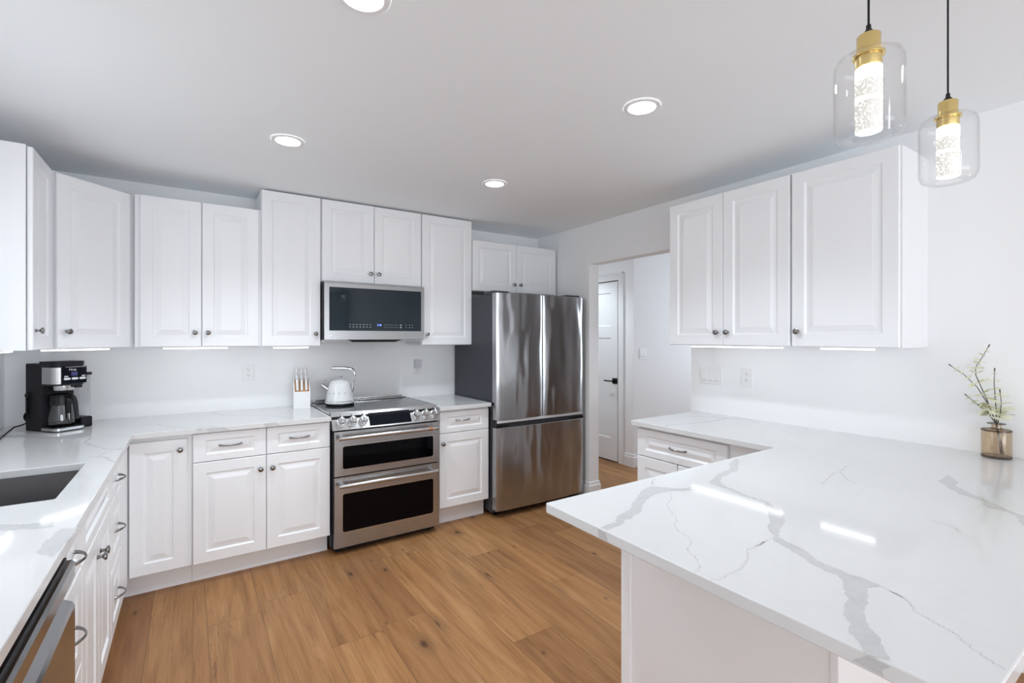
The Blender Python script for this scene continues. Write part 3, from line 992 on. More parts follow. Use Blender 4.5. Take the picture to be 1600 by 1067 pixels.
def slab(name, cells, z0, z1, label, cat):
    """stone slab made of grid cells (x0,x1,y0,y1); rim edges eased."""
    bm = bmesh.new()
    xs = sorted({c[0] for c in cells} | {c[1] for c in cells})
    ys = sorted({c[2] for c in cells} | {c[3] for c in cells})
    vd = {}

    def V(x, y):
        if (x, y) not in vd:
            vd[(x, y)] = bm.verts.new((x, y, z0))
        return vd[(x, y)]
    for a, b in zip(xs[:-1], xs[1:]):
        for c, d in zip(ys[:-1], ys[1:]):
            if any(q[0] <= a and b <= q[1] and q[2] <= c and d <= q[3] for q in cells):
                bm.faces.new((V(a, c), V(b, c), V(b, d), V(a, d)))
    r = bmesh.ops.extrude_face_region(bm, geom=list(bm.faces))
    for v in [g for g in r['geom'] if isinstance(g, bmesh.types.BMVert)]:
        v.co.z = z1
    bmesh.ops.recalc_face_normals(bm, faces=bm.faces)
    up = [e for e in bm.edges if len(e.link_faces) == 2 and e.calc_face_angle(0) > 1.0]
    vert = [e for e in up if abs(e.verts[0].co.z - e.verts[1].co.z) > 0.01]
    bmesh.ops.bevel(bm, geom=vert, offset=0.008, segments=3, profile=0.5, affect='EDGES')
    up = [e for e in bm.edges if len(e.link_faces) == 2 and e.calc_face_angle(0) > 1.0]
    bmesh.ops.bevel(bm, geom=up, offset=0.0028, segments=2, profile=0.5, affect='EDGES')
    mb = MB()
    mb.bm(bm, False)
    return mb


def ribbon(mb, Lp, Rp, n, z, rag, rnd, mi):
    """vein: ragged patch between two edge lines on the slab's polished face."""
    out = []
    for line in (Lp, Rp[::-1]):
        for p in resample(line, n):
            out.append(Vector((p.x + rnd.uniform(-rag, rag), p.y + rnd.uniform(-rag, rag), z)))
    tri = tessellate_polygon([out])
    mb.cur = mi
    mb.raw([tuple(p) for p in out], [t if (out[t[1]] - out[t[0]]).cross(out[t[2]] - out[t[0]]).z > 0 else t[::-1] for t in tri])
    mb.cur = 0


def hairline(mb, pts, w, n, z, rnd, mi):
    P = resample(pts, n)
    L, R = [], []
    for i, p in enumerate(P):
        t = (P[min(i + 1, n - 1)] - P[max(i - 1, 0)]).normalized()
        nrm = Vector((-t.y, t.x, 0))
        j = nrm * rnd.uniform(-1.2, 1.2) * min(w, 0.003)
        ww = w * rnd.uniform(0.35, 1.0)
        L.append(((p + j - nrm * ww / 2).x, (p + j - nrm * ww / 2).y))
        R.append(((p + j + nrm * ww / 2).x, (p + j + nrm * ww / 2).y))
    k = []
    for a, b in zip(L, R):
        k += [(a[0], a[1], z), (b[0], b[1], z)]
    mb.cur = mi
    mb.raw(k, [(2 * i, 2 * i + 1, 2 * i + 3, 2 * i + 2) for i in range(n - 1)])
    mb.cur = 0


ZS0, ZS1 = 0.884, 0.914
ZV = ZS1 + 0.00025
MATS = ['quartz', 'vein', 'hairline', 'soft_vein']
rv = random.Random(5)

# left + back worktop with the sink cut-out
SX0, SX1, SY0, SY1 = -0.790, -0.363, 2.090, 2.630
mb = slab('worktop', [(XL + 0.001, SX0, 0.28, YB - 0.001), (SX0, SX1, 0.28, SY0), (SX0, SX1, SY1, YB - 0.001), (SX1, -0.262, 0.28, YB - 0.001), (-0.262, 0.7600, 3.255, YB - 0.001)], ZS0, ZS1, '', '')
for k in ('l1', 'l2', 'l3', 'l4', 'b1', 'b2'):
    hairline(mb, WID[k][0], WID[k][1], 40, ZV, rv, 3)
for k in ('L4', 'L5'):
    ribbon(mb, RIB[k][0], RIB[k][1], 30, ZV, 0.004, rv, 3)
hairline(mb, [(0.10, 3.94), (0.18, 3.72), (0.42, 3.55), (0.60, 3.26)], 0.012, 40, ZV, rv, 3)
hairline(mb, [(-0.88, 1.50), (-0.62, 1.30), (-0.45, 0.95), (-0.30, 0.70)], 0.030, 50, ZV, rv, 3)
# the veins run over the front edge
for x0, x1 in ((0.07, 0.16), (0.36, 0.43)):
    mb.cur = 3
    mb.raw([(x0, 3.2547, ZS1 - 0.004), (x0 + 0.015, 3.2547, ZS0 + 0.004), (x1 + 0.03, 3.2547, ZS0 + 0.004), (x1, 3.2547, ZS1 - 0.004)], [(0, 1, 2, 3)])
    mb.cur = 0
tag(mb.build('worktop', MATS), 'white quartz L-shaped worktop with the sink cut-out and grey veins', 'worktop')

mb = slab('worktop', [(1.5340, 1.9820, 3.255, YB - 0.001)], ZS0, ZS1, '', '')
hairline(mb, [(1.60, 3.93), (1.68, 3.70), (1.80, 3.55), (1.97, 3.44)], 0.02, 30, ZV, rv, 3)
hairline(mb, [(1.56, 3.60), (1.66, 3.42), (1.72, 3.27)], 0.012, 30, ZV, rv, 3)
tag(mb.build('worktop', MATS), 'short white quartz worktop between the range and the refrigerator', 'worktop')

mb = slab('worktop', [(2.285, XR - 0.001, 0.188, 2.086), (0.920, 2.285, 0.188, 1.190)], ZS0, ZS1, '', '')
ribbon(mb, *RIB['A'], 70, ZV, 0.003, rv, 1)
ribbon(mb, *RIB['B0'], 60, ZV, 0.004, rv, 3)
ribbon(mb, *RIB['B1'], 110, ZV, 0.003, rv, 1)
ribbon(mb, *RIB['B2'], 14, ZV + 0.0001, 0.001, rv, 1)
ribbon(mb, *RIB['C'], 60, ZV, 0.003, rv, 3)
for k, w in (('t1', 0.004), ('t2', 0.0035), ('t3', 0.0035), ('t4', 0.003), ('t5', 0.005), ('t6', 0.005), ('t7', 0.004)):
    hairline(mb, THIN[k], w, 90, ZV, rv, 2)
for k in ('r1', 'r2'):
    hairline(mb, WID[k][0], WID[k][1], 40, ZV, rv, 3)
mb.cur = 1          # where the broad veins cross the slab's end edge
mb.raw([(0.9197, 0.958, ZS1 - 0.004), (0.9197, 0.952, ZS0 + 0.004), (0.9197, 0.918, ZS0 + 0.004), (0.9197, 0.927, ZS1 - 0.004)], [(0, 1, 2, 3)])
e0, e1 = RIB['B1'][0][-1][1], RIB['B1'][1][-1][1]
mb.raw([(0.9197, e0, ZS1 - 0.004), (0.9197, e0 + 0.022, ZS0 + 0.006), (0.9197, e1 + 0.010, ZS0 + 0.004), (0.9197, e1 + 0.012, ZS0 + 0.014), (0.9197, e1, ZS1 - 0.004)], [(0, 1, 2, 3, 4)])
mb.cur = 0
tag(mb.build('worktop', MATS), 'large white quartz peninsula worktop with broad grey veins', 'worktop')

# undermount sink
root = thing('kitchen_sink', 'dark stainless steel undermount sink set into the left worktop', 'sink', (-0.5765, 2.36, 0.66))
sk = MB()
a, b, c, d = SX0 - 0.004, SX1 + 0.004, SY0 - 0.004, SY1 + 0.004
t = 0.0015
cx, cy = 0.5765, -2.36
zb_ = 0.005
ztop = ZS0 - 0.66 - 0.0005


def ringpts(o, z, r):
    pts = []
    for px, py, ang in ((b - o - r, d - o - r, 0), (a + o + r, d - o - r, 90), (a + o + r, c + o + r, 180), (b - o - r, c + o + r, 270)):
        for i in range(7):
            q = math.radians(ang + 15 * i)
            pts.append((px + r * math.cos(q) + cx, py + r * math.sin(q) + cy, z))
    return pts


rings = [ringpts(-0.022, ztop, 0.03), ringpts(-0.001, ztop, 0.02), ringpts(0.0, ztop - 0.002, 0.02), ringpts(0.002, 0.03, 0.02), ringpts(0.008, 0.012, 0.02), ringpts(0.022, zb_, 0.02)]
vs = [p for r_ in rings for p in r_]
m = 28
fs = [(j * m + i, j * m + (i + 1) % m, (j + 1) * m + (i + 1) % m, (j + 1) * m + i) for j in range(len(rings) - 1) for i in range(m)]
fs.append([5 * m + i for i in range(m)])
sk.raw(vs, fs, True)
sk.build('basin', 'sink_steel', root, recalc=False)
MB().lathe([(0.0, zb_ + 0.001), (0.030, zb_ + 0.001), (0.042, zb_ + 0.003), (0.045, zb_ + 0.0012)], 24).build('drain', 'nickel', root)


# ------------------------------------------------------------------ range (local: x from its left side, y into the wall, z up; front of the doors at y = 0)
rg = thing('range', 'stainless steel double oven range with six knobs, built into the back run', 'range', (0.768, 3.240, 0))
W = 0.758
mb = MB()
mb.box((0.0, 0.045, 0.035), (W, 0.690, 0.905), 0.003)
mb.build('body', 'charcoal', rg)
for x in (0.05, W - 0.05):
    for y in (0.09, 0.62):
        MB().cyl((x, y, 0.0), (x, y, 0.036), 0.018, n=16).build('foot', 'black', rg)
MB().box((0.02, 0.06, 0.012), (W - 0.02, 0.075, 0.036)).build('kick_plate', 'black_matt', rg)
mb = MB()
mb.box((-0.0045, 0.085, 0.9145), (W + 0.0045, 0.640, 0.9255), 0.003)
ck = mb.build('cooktop', 'cook_glass', rg)
mb = MB()
mb.box((-0.006, 0.070, 0.9140), (0.004, 0.645, 0.9285), 0.002)
mb.box((W - 0.004, 0.070, 0.9140), (W + 0.006, 0.645, 0.9285), 0.002)
mb.box((-0.006, 0.070, 0.9160), (W + 0.006, 0.088, 0.9285), 0.002)
mb.build('cooktop_trim', 'steel_bright', ck)
mb = MB()
for cx, cy, r in ((0.17, 0.42, 0.115), (0.19, 0.19, 0.08), (0.56, 0.43, 0.085), (0.56, 0.21, 0.12), (0.37, 0.47, 0.06)):
    mb.lathe([(r - 0.0012, 0.9257), (r + 0.0012, 0.9257)], 48, TL(cx, cy, 0))
mb.build('burner_marks', 'mark_grey', ck)
# raised vent strip along the back: two steel rails over a black slot
mb = MB()
mb.box((0.006, 0.640, 0.9145), (W - 0.006, 0.694, 0.9275), 0.003)
vt = mb.build('vent_slot', 'black_matt', rg)
for y0, y1, z1 in ((0.641, 0.650, 0.9345), (0.684, 0.694, 0.9480)):
    MB().box((0.006, y0, 0.9260), (W - 0.030, y1, z1), 0.004).build('vent_rail', 'steel', vt)
for i in range(5):
    a = 0.09 + i * 0.135
    MB().box((a, 0.656, 0.9276), (a + 0.018, 0.679, 0.9300), 0.001).build('vent_bridge', 'steel', vt)
# sloped control panel
cp = MB()
cp.prism([(0.000, 0.822), (0.072, 0.9270), (0.110, 0.9270), (0.110, 0.822)], 0, -0.002, W + 0.002)
cpo = cp.build('control_panel', 'steel_bright', rg)
slope = math.degrees(math.atan2(0.072, 0.105))


def on_panel(x, s):
    """frame on the sloped face: origin at x and at distance s up the slope; local -y looks out, z runs up the slope."""
    k = math.radians(slope)
    return TL(x, 0.0 + s * math.sin(k), 0.822 + s * math.cos(k)) @ RX(-slope)


for x in (0.058, 0.131, 0.204, 0.584, 0.656, 0.727):
    T = on_panel(x, 0.058)
    mb = MB()
    mb.T = T
    mb.lathe([(0.0300, 0.0), (0.0300, 0.006), (0.0285, 0.009), (0.0235, 0.010), (0.0235, 0.030), (0.0215, 0.033), (0.0, 0.033)], 32, RX(90))
    mb.box((-0.0052, -0.0465, -0.0225), (0.0052, -0.0325, 0.0225), 0.002)
    mb.build('knob', 'steel_bright', cpo)
for x in (0.058, 0.131, 0.204, 0.584, 0.656, 0.727):
    MB().box((-0.003, -0.0008, -0.004), (0.003, 0.0, 0.004), T=on_panel(x, 0.106)).build('pointer_mark', 'mark_dark', cpo)
    MB().box((-0.018, -0.0008, -0.0008), (0.018, 0.0, 0.0008), T=on_panel(x, 0.018)).build('scale_mark', 'mark_dark', cpo)
mb = MB()
mb.T = on_panel(0, 0)
mb.rounded_plate(0.243, 0.541, 0.012, 0.106, -0.0022, 0.0, 0.003)
dsp = mb.build('display', 'screen', cpo)
mb = MB()
mb.text('CAFE', 0.014, on_panel(0.372, 0.088) @ TL(0, -0.0024, 0), 0.0002)
mb.build('lettering', 'mark_grey', dsp)


def oven_door(z0, z1, wz0, wz1, hz, copper=False):
    mb = MB()
    x0, x1 = 0.007, W - 0.007
    mb.frame_plate((x0, x1, z0, z1), (0.057, 0.706, wz0, wz1), 0.016, 0.0, 0.042)
    o = mb.build('oven_door', 'steel', rg)
    mb = MB()
    mb.frame_plate((0.052, 0.711, wz0 - 0.005, wz1 + 0.005), (0.0595, 0.7035, wz0 + 0.0025, wz1 - 0.0025), 0.014, -0.0018, 0.004)
    mb.build('window_bezel', 'steel_bright', o)
    MB().box((0.050, 0.006, wz0 - 0.01), (0.713, 0.010, wz1 + 0.01)).build('window', 'oven_glass', o)
    mb = MB()
    mb.tube([(0.035, -0.052, hz), (W - 0.052, -0.052, hz)], 0.0135, 20)
    for x in (0.050, W - 0.068):
        mb.box((x - 0.013, -0.050, hz - 0.010), (x + 0.013, 0.001, hz + 0.010), 0.003)
    h = mb.build('handle', 'steel_bright', o)
    for x in (0.024, W - 0.053):
        MB().cyl((x, -0.052, hz), (x + 0.011, -0.052, hz), 0.0165, 0.0165, 8).build('handle_cap', 'steel', o)
    if copper:
        MB().cyl((W - 0.112, -0.052, hz), (W - 0.085, -0.052, hz), 0.0145, n=24).build('copper_ferrule', 'copper', o)
    return o


oven_door(0.520, 0.812, 0.562, 0.716, 0.777, True)
oven_door(0.050, 0.512, 0.148, 0.404, 0.466)

# ------------------------------------------------------------------ microwave under its cabinet
mw = thing('microwave', 'stainless steel over-the-range microwave with dark glass door and blue clock', 'microwave', (0.773, 3.530, 1.414))
W = 0.757
H = 0.404
mb = MB()
mb.box((0.0, 0.030, 0.0), (W, 0.415, H + 0.012), 0.003)
mb.build('body', 'charcoal', mw)
mb = MB()
mb.frame_plate((0.004, W - 0.004, 0.002, H), (0.036, 0.727, 0.066, 0.376), 0.003, 0.0, 0.028)
fr = mb.build('door', 'steel_soft', mw)
MB().box((0.034, 0.0015, 0.064), (0.729, 0.006, 0.378)).build('window', 'black_glass', fr)
mb = MB()
mb.box((0.002, 0.0, H), (W - 0.002, 0.030, H + 0.009), 0.002)
mb.build('top_trim', 'steel_soft', mw)
mb = MB()
mb.prism([(0.165, 0.0), (0.215, -0.016), (0.520, -0.016), (0.570, 0.0)], 1, 0.012, 0.070)
mb.build('vent_lip', 'black_matt', mw)
for x0, x1 in ((0.0, 0.200), (0.572, W)):
    MB().box((x0, 0.028, -0.010), (x1, 0.40, -0.0005)).build('bottom_grille', 'plastic_grey', mw)
mb = MB()
rr = random.Random(3)
for row, z in ((0, 0.112), (1, 0.094)):
    for i in range(7):
        x = 0.175 + i * 0.0245
        mb.box((x, 0.0008, z - 0.0022), (x + 0.010, 0.0016, z + 0.0022))
    for i in range(7):
        x = 0.435 + i * 0.016
        mb.box((x, 0.0008, z - 0.0030), (x + 0.0035, 0.0016, z + 0.0030))
    mb.box((0.555, 0.0008, z - 0.005), (0.568, 0.0016, z + 0.005))
    for x in (0.600, 0.628, 0.650):
        mb.box((x, 0.0008, z - 0.0022), (x + 0.008, 0.0016, z + 0.0022))
mb.build('key_marks', 'mark_grey', fr)
mb = MB()
mb.text('2:18', 0.019, TL(0.378, 0.0012, 0.1035), 0.0003)
mb.build('clock', 'digits', fr)
mb = MB()
mb.lathe([(0.0, 0.0), (0.0085, 0.0), (0.0085, 0.001), (0.0, 0.001)], 24, TL(0.0465, -0.0002, 0.034) @ RX(90))
mb.text('LG', 0.0165, TL(0.0580, -0.0008, 0.0285), 0.0003)
mb.build('logo', 'mark_white', fr)

# ------------------------------------------------------------------ refrigerator
fg = thing('refrigerator', 'stainless steel french door refrigerator with freezer drawer beside the hall opening', 'refrigerator', (1.992, 3.200, 0))
W = 0.912
mb = MB()
mb.box((0.004, 0.072, 0.030), (W - 0.004, 0.725, 1.772), 0.004)
mb.build('body', 'dark_side', fg)
for x in (0.06, W - 0.06):
    for y in (0.12, 0.66):
        MB().cyl((x, y, 0.0), (x, y, 0.032), 0.02, n=16).build('foot', 'black', fg)
MB().box((0.02, 0.085, 0.012), (W - 0.02, 0.10, 0.045)).build('kick_plate', 'black_matt', fg)


def crowned(x0, x1, z0, z1, bulge=0.014, r=0.006, t=0.062):
    """door leaf with a gently crowned front, rounded at its vertical edges."""
    poly = [(x1, t), (x1, r)]
    n = 22
    for i in range(n + 1):
        u = i / n
        x = x1 - r * 0.35 - u * (x1 - x0 - r * 0.7)
        e = min(u, 1 - u) * (x1 - x0)
        y = -bulge * (1 - (2 * u - 1) ** 2) + r * max(0.0, 1 - e / r) ** 2 * 0.8
        poly.append((x, y))
    poly += [(x0, r), (x0, t)]
    mb = MB()
    m = len(poly)
    zz = [z0, z0 + 0.003, z1 - 0.003, z1]
    vs = []
    for k, z in enumerate(zz):
        ins = 0.0025 if k in (0, 3) else 0.0
        vs += [(min(max(x, x0 + ins), x1 - ins), max(y, y + ins), z) for x, y in poly]
    fs = [list(range(m))[::-1], [3 * m + i for i in range(m)]]
    fs += [(k * m + i, k * m + (i + 1) % m, (k + 1) * m + (i + 1) % m, (k + 1) * m + i) for k in range(3) for i in range(m)]
    mb.raw(vs, fs, True)
    return mb


XS = 0.459
ld = crowned(0.000, XS - 0.003, 0.776, 1.786).build('door', 'fridge_steel', fg, 25)
rd = crowned(XS + 0.003, W, 0.776, 1.786).build('door', 'fridge_steel', fg, 25)
fz = crowned(0.000, W, 0.058, 0.716, 0.016).build('freezer_drawer', 'fridge_steel', fg, 25)
mb = MB()
mb.box((0.008, 0.012, 0.716), (W - 0.008, 0.070, 0.776))
mb.build('handle_recess', 'slot', fg)
mb = MB()
mb.box((0.010, 0.000, 0.752), (W - 0.010, 0.014, 0.7755), 0.003)
mb.build('pocket_rail', 'plastic_grey', fg)
for x0, x1 in ((0.000, 0.120), (W - 0.15, W)):
    MB().box((x0, 0.004, 0.7165), (x1, 0.060, 0.738), 0.003).build('drawer_hinge', 'black', fg)
for x0, x1 in ((0.004, 0.150), (W - 0.150, W - 0.004)):
    mb = MB()
    mb.box((x0, 0.050, 1.772), (x1, 0.20, 1.806), 0.006)
    mb.build('hinge_cover', 'dark_side', fg)
mb = MB()
mb.lathe([(0.0, 0.0), (0.0080, 0.0), (0.0080, 0.0008), (0.0, 0.0008)], 24, TL(0.062, -0.0054, 1.742) @ RX(90))
mb.text('LG', 0.018, TL(0.074, -0.0068, 1.7355), 0.0003)
mb.build('logo', 'mark_dark', ld)

# ------------------------------------------------------------------ dishwasher (faces +x)
dw = thing('dishwasher', 'stainless steel dishwasher with pocket handle under the left worktop', 'dishwasher', (-0.285, 1.054, 0), 90)
W = 0.602
MB().box((0.004, 0.030, 0.09), (W - 0.004, 0.58, 0.862)).build('body', 'dark_side', dw)
MB().box((0.004, 0.095, 0.0), (W - 0.004, 0.11, 0.10)).build('kick_plate', 'black_matt', dw)
mb = MB()
prof = [(0.028, 0.105), (-0.034, 0.105), (-0.036, 0.110), (-0.036, 0.742), (-0.031, 0.752), (-0.004, 0.768), (0.000, 0.776), (-0.012, 0.800), (-0.033, 0.812), (-0.036, 0.818), (-0.036, 0.852), (-0.030, 0.860), (0.028, 0.860)]
mb.prism(prof, 0, 0.002, W - 0.002)
mb.build('door', 'dw_steel', dw)
MB().box((0.002, -0.020, 0.860), (W - 0.002, 0.028, 0.868)).build('control_strip', 'black', dw)

# ------------------------------------------------------------------ lamps
root0 = None
spots = [((0.422, 1.425), 'recessed ceiling light at the top edge of the photo, nearest the camera'),
         ((0.412, 2.683), 'recessed ceiling light above the left back base cabinets'),
         ((1.652, 2.676), 'recessed ceiling light out in front of the refrigerator'),
         ((3.560, 4.250), 'unseen recessed ceiling light added inside the hall to light the panelled door'),  # out of view, added to brighten the hall door
         ((1.640, 1.431), 'recessed ceiling light above the peninsula, closest to the pendant lamps')]


def downlight(r, watts):
    d = bpy.data.lights.new('downlight_beam', 'SPOT')
    d.energy = watts
    d.color = (0.83, 0.925, 1.0)
    d.spot_size = math.radians(124)
    d.spot_blend = 0.75
    d.shadow_soft_size = 0.055
    o = bpy.data.objects.new('downlight_beam', d)
    COL.objects.link(o)
    o.parent = r
    o.location = (0, 0, -0.012)


for i, ((x, y), lab) in enumerate(spots):
    if i == 0:
        r = thing('ceiling_light', lab, 'ceiling light', (x, y, ZC), 0, 'recessed ceiling lights')
        mb = MB()
        mb.lathe([(0.058, -0.004), (0.060, -0.0065), (0.076, -0.0055), (0.080, -0.0005)], 48)
        ring = mb.build('trim_ring', 'trim', r)
        lens = MB().lathe([(0.0, -0.0045), (0.0595, -0.0045)], 48).build('lens', 'spot_lens', r, recalc=False)
        root0, kids = r, (ring, lens)
    else:
        r = root0.copy()
        COL.objects.link(r)
        r.location = (x, y, ZC)
        r['label'] = lab
        for k in kids:
            c = k.copy()
            COL.objects.link(c)
            c.parent = r
    downlight(r, P_SPOT)

bars = [((-0.735, 3.175), 90, 0.26, 'short lit light bar under the wall cabinet nearest the sink'),
        ((-0.530, 3.580), 45, 0.34, 'lit light bar under the corner wall cabinet, above the coffee maker'),
        ((0.027, 3.70), 0, 0.345, 'lit light bar under the short two-door wall cabinet'),
        ((0.590, 3.70), 0, 0.228, 'lit light bar under the tall wall cabinet left of the microwave'),
        ((2.722, 1.667), -90, 0.577, 'long lit light bar under the right wall cabinet with two doors'),
        ((2.726, 1.066), -90, 0.232, 'short lit light bar under the wide right wall cabinet')]
for (x, y), rz, L, lab in bars:
    z = ZR0 if x > 2 else (ZU0 - 0.003 if 0.4 < x < 1 else ZU0)
    r = thing('cabinet_light', lab, 'light bar', (x, y, z - 0.0005), rz, 'light bars under the wall cabinets')
    MB().box((-L / 2 - 0.006, -0.011, -0.006), (L / 2 + 0.006, 0.011, 0.0)).build('housing', 'plastic', r)
    mb = MB()
    mb.prism([(-0.010, -0.006), (-0.009, -0.013), (0.009, -0.013), (0.010, -0.006)], 0, -L / 2, L / 2)
    mb.build('lens', 'led', r)


def pendant(x, y, zb, lab):
    k = 0.94
    r = thing('pendant_lamp', lab, 'pendant lamp', (x, y, zb), 0, 'pendant lamps over the peninsula')
    r.scale = (k, k, k)
    top = (ZC - zb) / k
    MB().lathe([(0.0, top - 0.022), (0.056, top - 0.022), (0.060, top - 0.018), (0.060, top - 0.0005), (0.0, top - 0.0005)], 40).build('canopy', 'brass', r)
    MB().cyl((0, 0, 0.250), (0, 0, top - 0.02), 0.0024, n=10).build('cord', 'black', r)
    MB().lathe([(0.0, 0.232), (0.0100, 0.232), (0.0100, 0.240), (0.0055, 0.246), (0.0045, 0.256), (0.0, 0.256)], 20).build('cord_grip', 'black', r)
    MB().lathe([(0.0, 0.160), (0.0245, 0.160), (0.0250, 0.162), (0.0250, 0.190), (0.0225, 0.1915), (0.0225, 0.2310), (0.0215, 0.2325), (0.0, 0.2325)], 40).build('socket', 'brass', r)
    MB().lathe([(0.0255, 0.1845), (0.0305, 0.1845), (0.0310, 0.187), (0.0305, 0.1895), (0.0255, 0.1895)], 40).build('collar', 'brass', r)
    prof = [(0.0315, 0.0015), (0.050, 0.0005), (0.060, 0.006), (0.0655, 0.018), (0.0665, 0.030), (0.0665, 0.155), (0.0655, 0.170), (0.060, 0.182), (0.050, 0.189), (0.036, 0.1915), (0.0270, 0.1915)]
    inner = [(max(a - 0.0022, 0.0), z + (0.0022 if z < 0.1 else -0.0022)) for a, z in prof[::-1]]
    inner[0] = (0.0270, 0.1895)
    inner[-1] = (0.0315, 0.0037)
    mb = MB()
    mb.lathe(prof + inner + [prof[0]], 64)
    mb.build('glass_shade', 'clear', r, 60)
    o = MB().lathe([(0.0, 0.016), (0.0245, 0.016), (0.0255, 0.018), (0.0255, 0.158), (0.0, 0.158)], 40).build('crystal_rod', 'crystal', r)
    return r


pendant(1.191, 0.425, 1.850, 'glass and brass pendant lamp over the peninsula, nearer and larger in view')
pendant(1.704, 0.425, 1.850, 'glass and brass pendant lamp farther along the peninsula, in front of the right wall')


# ------------------------------------------------------------------ coffee maker (front faces local -y; x from its left side)
cm = thing('coffee_maker', 'black and steel drip coffee maker with glass carafe in the left corner', 'coffee maker', (-0.610, 3.525, 0.914), 39)
mb = MB()
mb.box((0.0, 0.118, 0.0), (0.150, 0.250, 0.372), 0.006)
mb.box((0.004, 0.105, 0.020), (0.146, 0.120, 0.250))
mb.build('body', 'charcoal', cm)


def round_front(x0, x1, y0, y1, r, n=8):
    poly = [(x1, y1), (x0, y1)]
    for cx, cy, a in ((x0 + r, y0 + r, 180), (x1 - r, y0 + r, 270)):
        for i in range(n + 1):
            t = math.radians(a + 90 * i / n)
            poly.append((cx + r * math.cos(t), cy + r * math.sin(t)))
    return poly


mb = MB()
mb.prism(round_front(0.0, 0.150, 0.0, 0.118, 0.030), 2, 0.0, 0.0060)
mb.prism(round_front(0.003, 0.147, 0.003, 0.118, 0.028), 2, 0.0205, 0.026)
base = mb.build('base', 'black', cm)
MB().prism(round_front(0.001, 0.149, 0.001, 0.118, 0.029), 2, 0.0060, 0.0205).build('base_band', 'steel_bright', base)
mb = MB()
mb.prism(round_front(0.0, 0.150, 0.004, 0.118, 0.036), 2, 0.252, 0.362)
mb.build('head', 'black', cm)
mb = MB()
mb.prism(round_front(-0.001, 0.151, 0.000, 0.130, 0.036), 2, 0.360, 0.385)
mb.build('lid', 'charcoal', cm)
# steel wrap on the side of the head and round the front corner
mb = MB()
poly = []
for o in (0.0012, 0.0):
    P = [(0.0, 0.108), (0.0, 0.040)]
    for i in range(6):
        t = math.radians(180 + 76 * i / 5)
        P.append((0.036 + 0.036 * math.cos(t), 0.040 + 0.036 * math.sin(t)))
    nn = []
    for k, p in enumerate(P):
        if k < 2:
            nn.append((p[0] - o, p[1]))
        else:
            t = math.radians(180 + 76 * (k - 2) / 5)
            nn.append((p[0] + o * math.cos(t), p[1] + o * math.sin(t)))
    poly += nn if o else nn[::-1]
mb.prism(poly, 2, 0.262, 0.352)
mb.build('side_panel', 'steel_bright', cm)
mb = MB()
mb.rounded_plate(0.034, 0.149, 0.262, 0.357, 0.0022, 0.0045, 0.004)
cpl = mb.build('control_face', 'screen', cm)
MB().box((0.046, 0.0010, 0.3520), (0.142, 0.0030, 0.3545), 0.0005).build('trim_line', 'chrome', cpl)
MB().rounded_plate(0.074, 0.104, 0.303, 0.327, 0.0014, 0.0023, 0.002).build('display', 'blue_lcd', cpl)
for x in (0.039, 0.076, 0.113):
    MB().rounded_plate(x, x + 0.031, 0.283, 0.2945, 0.0006, 0.0024, 0.0055).build('button', 'mark_white', cpl)
for x in (0.041, 0.124):
    MB().rounded_plate(x, x + 0.019, 0.2985, 0.3055, 0.0010, 0.0024, 0.003).build('button', 'plastic_grey', cpl)
MB().text('Ninja', 0.0165, TL(0.064, 0.0021, 0.334), 0.0003).build('lettering', 'mark_white', cpl)
mb = MB()
mb.lathe([(0.0, 0.224), (0.046, 0.224), (0.048, 0.227), (0.048, 0.2525), (0.0, 0.2525)], 40, TL(0.075, 0.066, 0))
mb.build('filter_basket', 'steel_bright', cm)
MB().box((0.095, 0.000, 0.236), (0.128, 0.022, 0.2515), 0.003).build('drip_tab', 'black', cm)
# carafe with handle toward the front
CT = TL(0.072, 0.078, 0) @ Matrix.Diagonal((0.95, 0.95, 1.0, 1.0))
mb = MB()
mb.T = CT
outer = [(0.052, 0.0275), (0.059, 0.030), (0.0635, 0.040), (0.0640, 0.060), (0.0600, 0.095), (0.0535, 0.135), (0.0520, 0.150)]
inner = [(a - 0.0018, z + (0.002 if z < 0.035 else 0.0)) for a, z in outer[::-1]]
mb.lathe(outer + inner + [(0.0, 0.0295), (0.0, 0.0275), outer[0]], 48)
ca = mb.build('carafe', 'carafe', cm, 60)
mb = MB()
mb.T = CT
mb.lathe([(0.0505, 0.142), (0.0570, 0.142), (0.0565, 0.168), (0.0535, 0.188), (0.0545, 0.192), (0.0545, 0.198), (0.046, 0.203), (0.0, 0.206)], 48)
mb.box((-0.014, -0.072, 0.186), (0.014, -0.040, 0.2015), 0.004)
mb.build('carafe_collar', 'black', ca)
mb = MB()
mb.T = CT
mb.tube([(0, -0.048, 0.192), (0, -0.084, 0.194), (0, -0.106, 0.184), (0, -0.117, 0.160), (0, -0.124, 0.125), (0, -0.130, 0.090), (0, -0.132, 0.070)], [0.011, 0.0115, 0.0115, 0.0115, 0.011, 0.0105, 0.010], 12, flat=1.1)
mb.tube([(0, -0.0585, 0.160), (0, -0.0640, 0.120), (0, -0.0670, 0.096)], [0.0125, 0.0125, 0.010], 10)
mb.build('carafe_handle', 'black', ca)
# clear water tank at the right, in a dark cradle
mb = MB()
mb.box((0.1525, 0.060, 0.038), (0.2080, 0.205, 0.300), 0.010)
tk = mb.build('water_tank', 'clear_plastic', cm)
MB().box((0.1525, 0.055, 0.300), (0.2100, 0.207, 0.3165), 0.004).build('tank_lid', 'black', tk)
for z in (0.285, 0.215, 0.135, 0.115):
    MB().box((0.1885, 0.0585, z), (0.1915, 0.0597, z + 0.004)).build('level_mark', 'mark_dark', tk)
MB().box((0.1515, 0.052, 0.0), (0.2110, 0.215, 0.060), 0.008).build('tank_cradle', 'charcoal', cm)
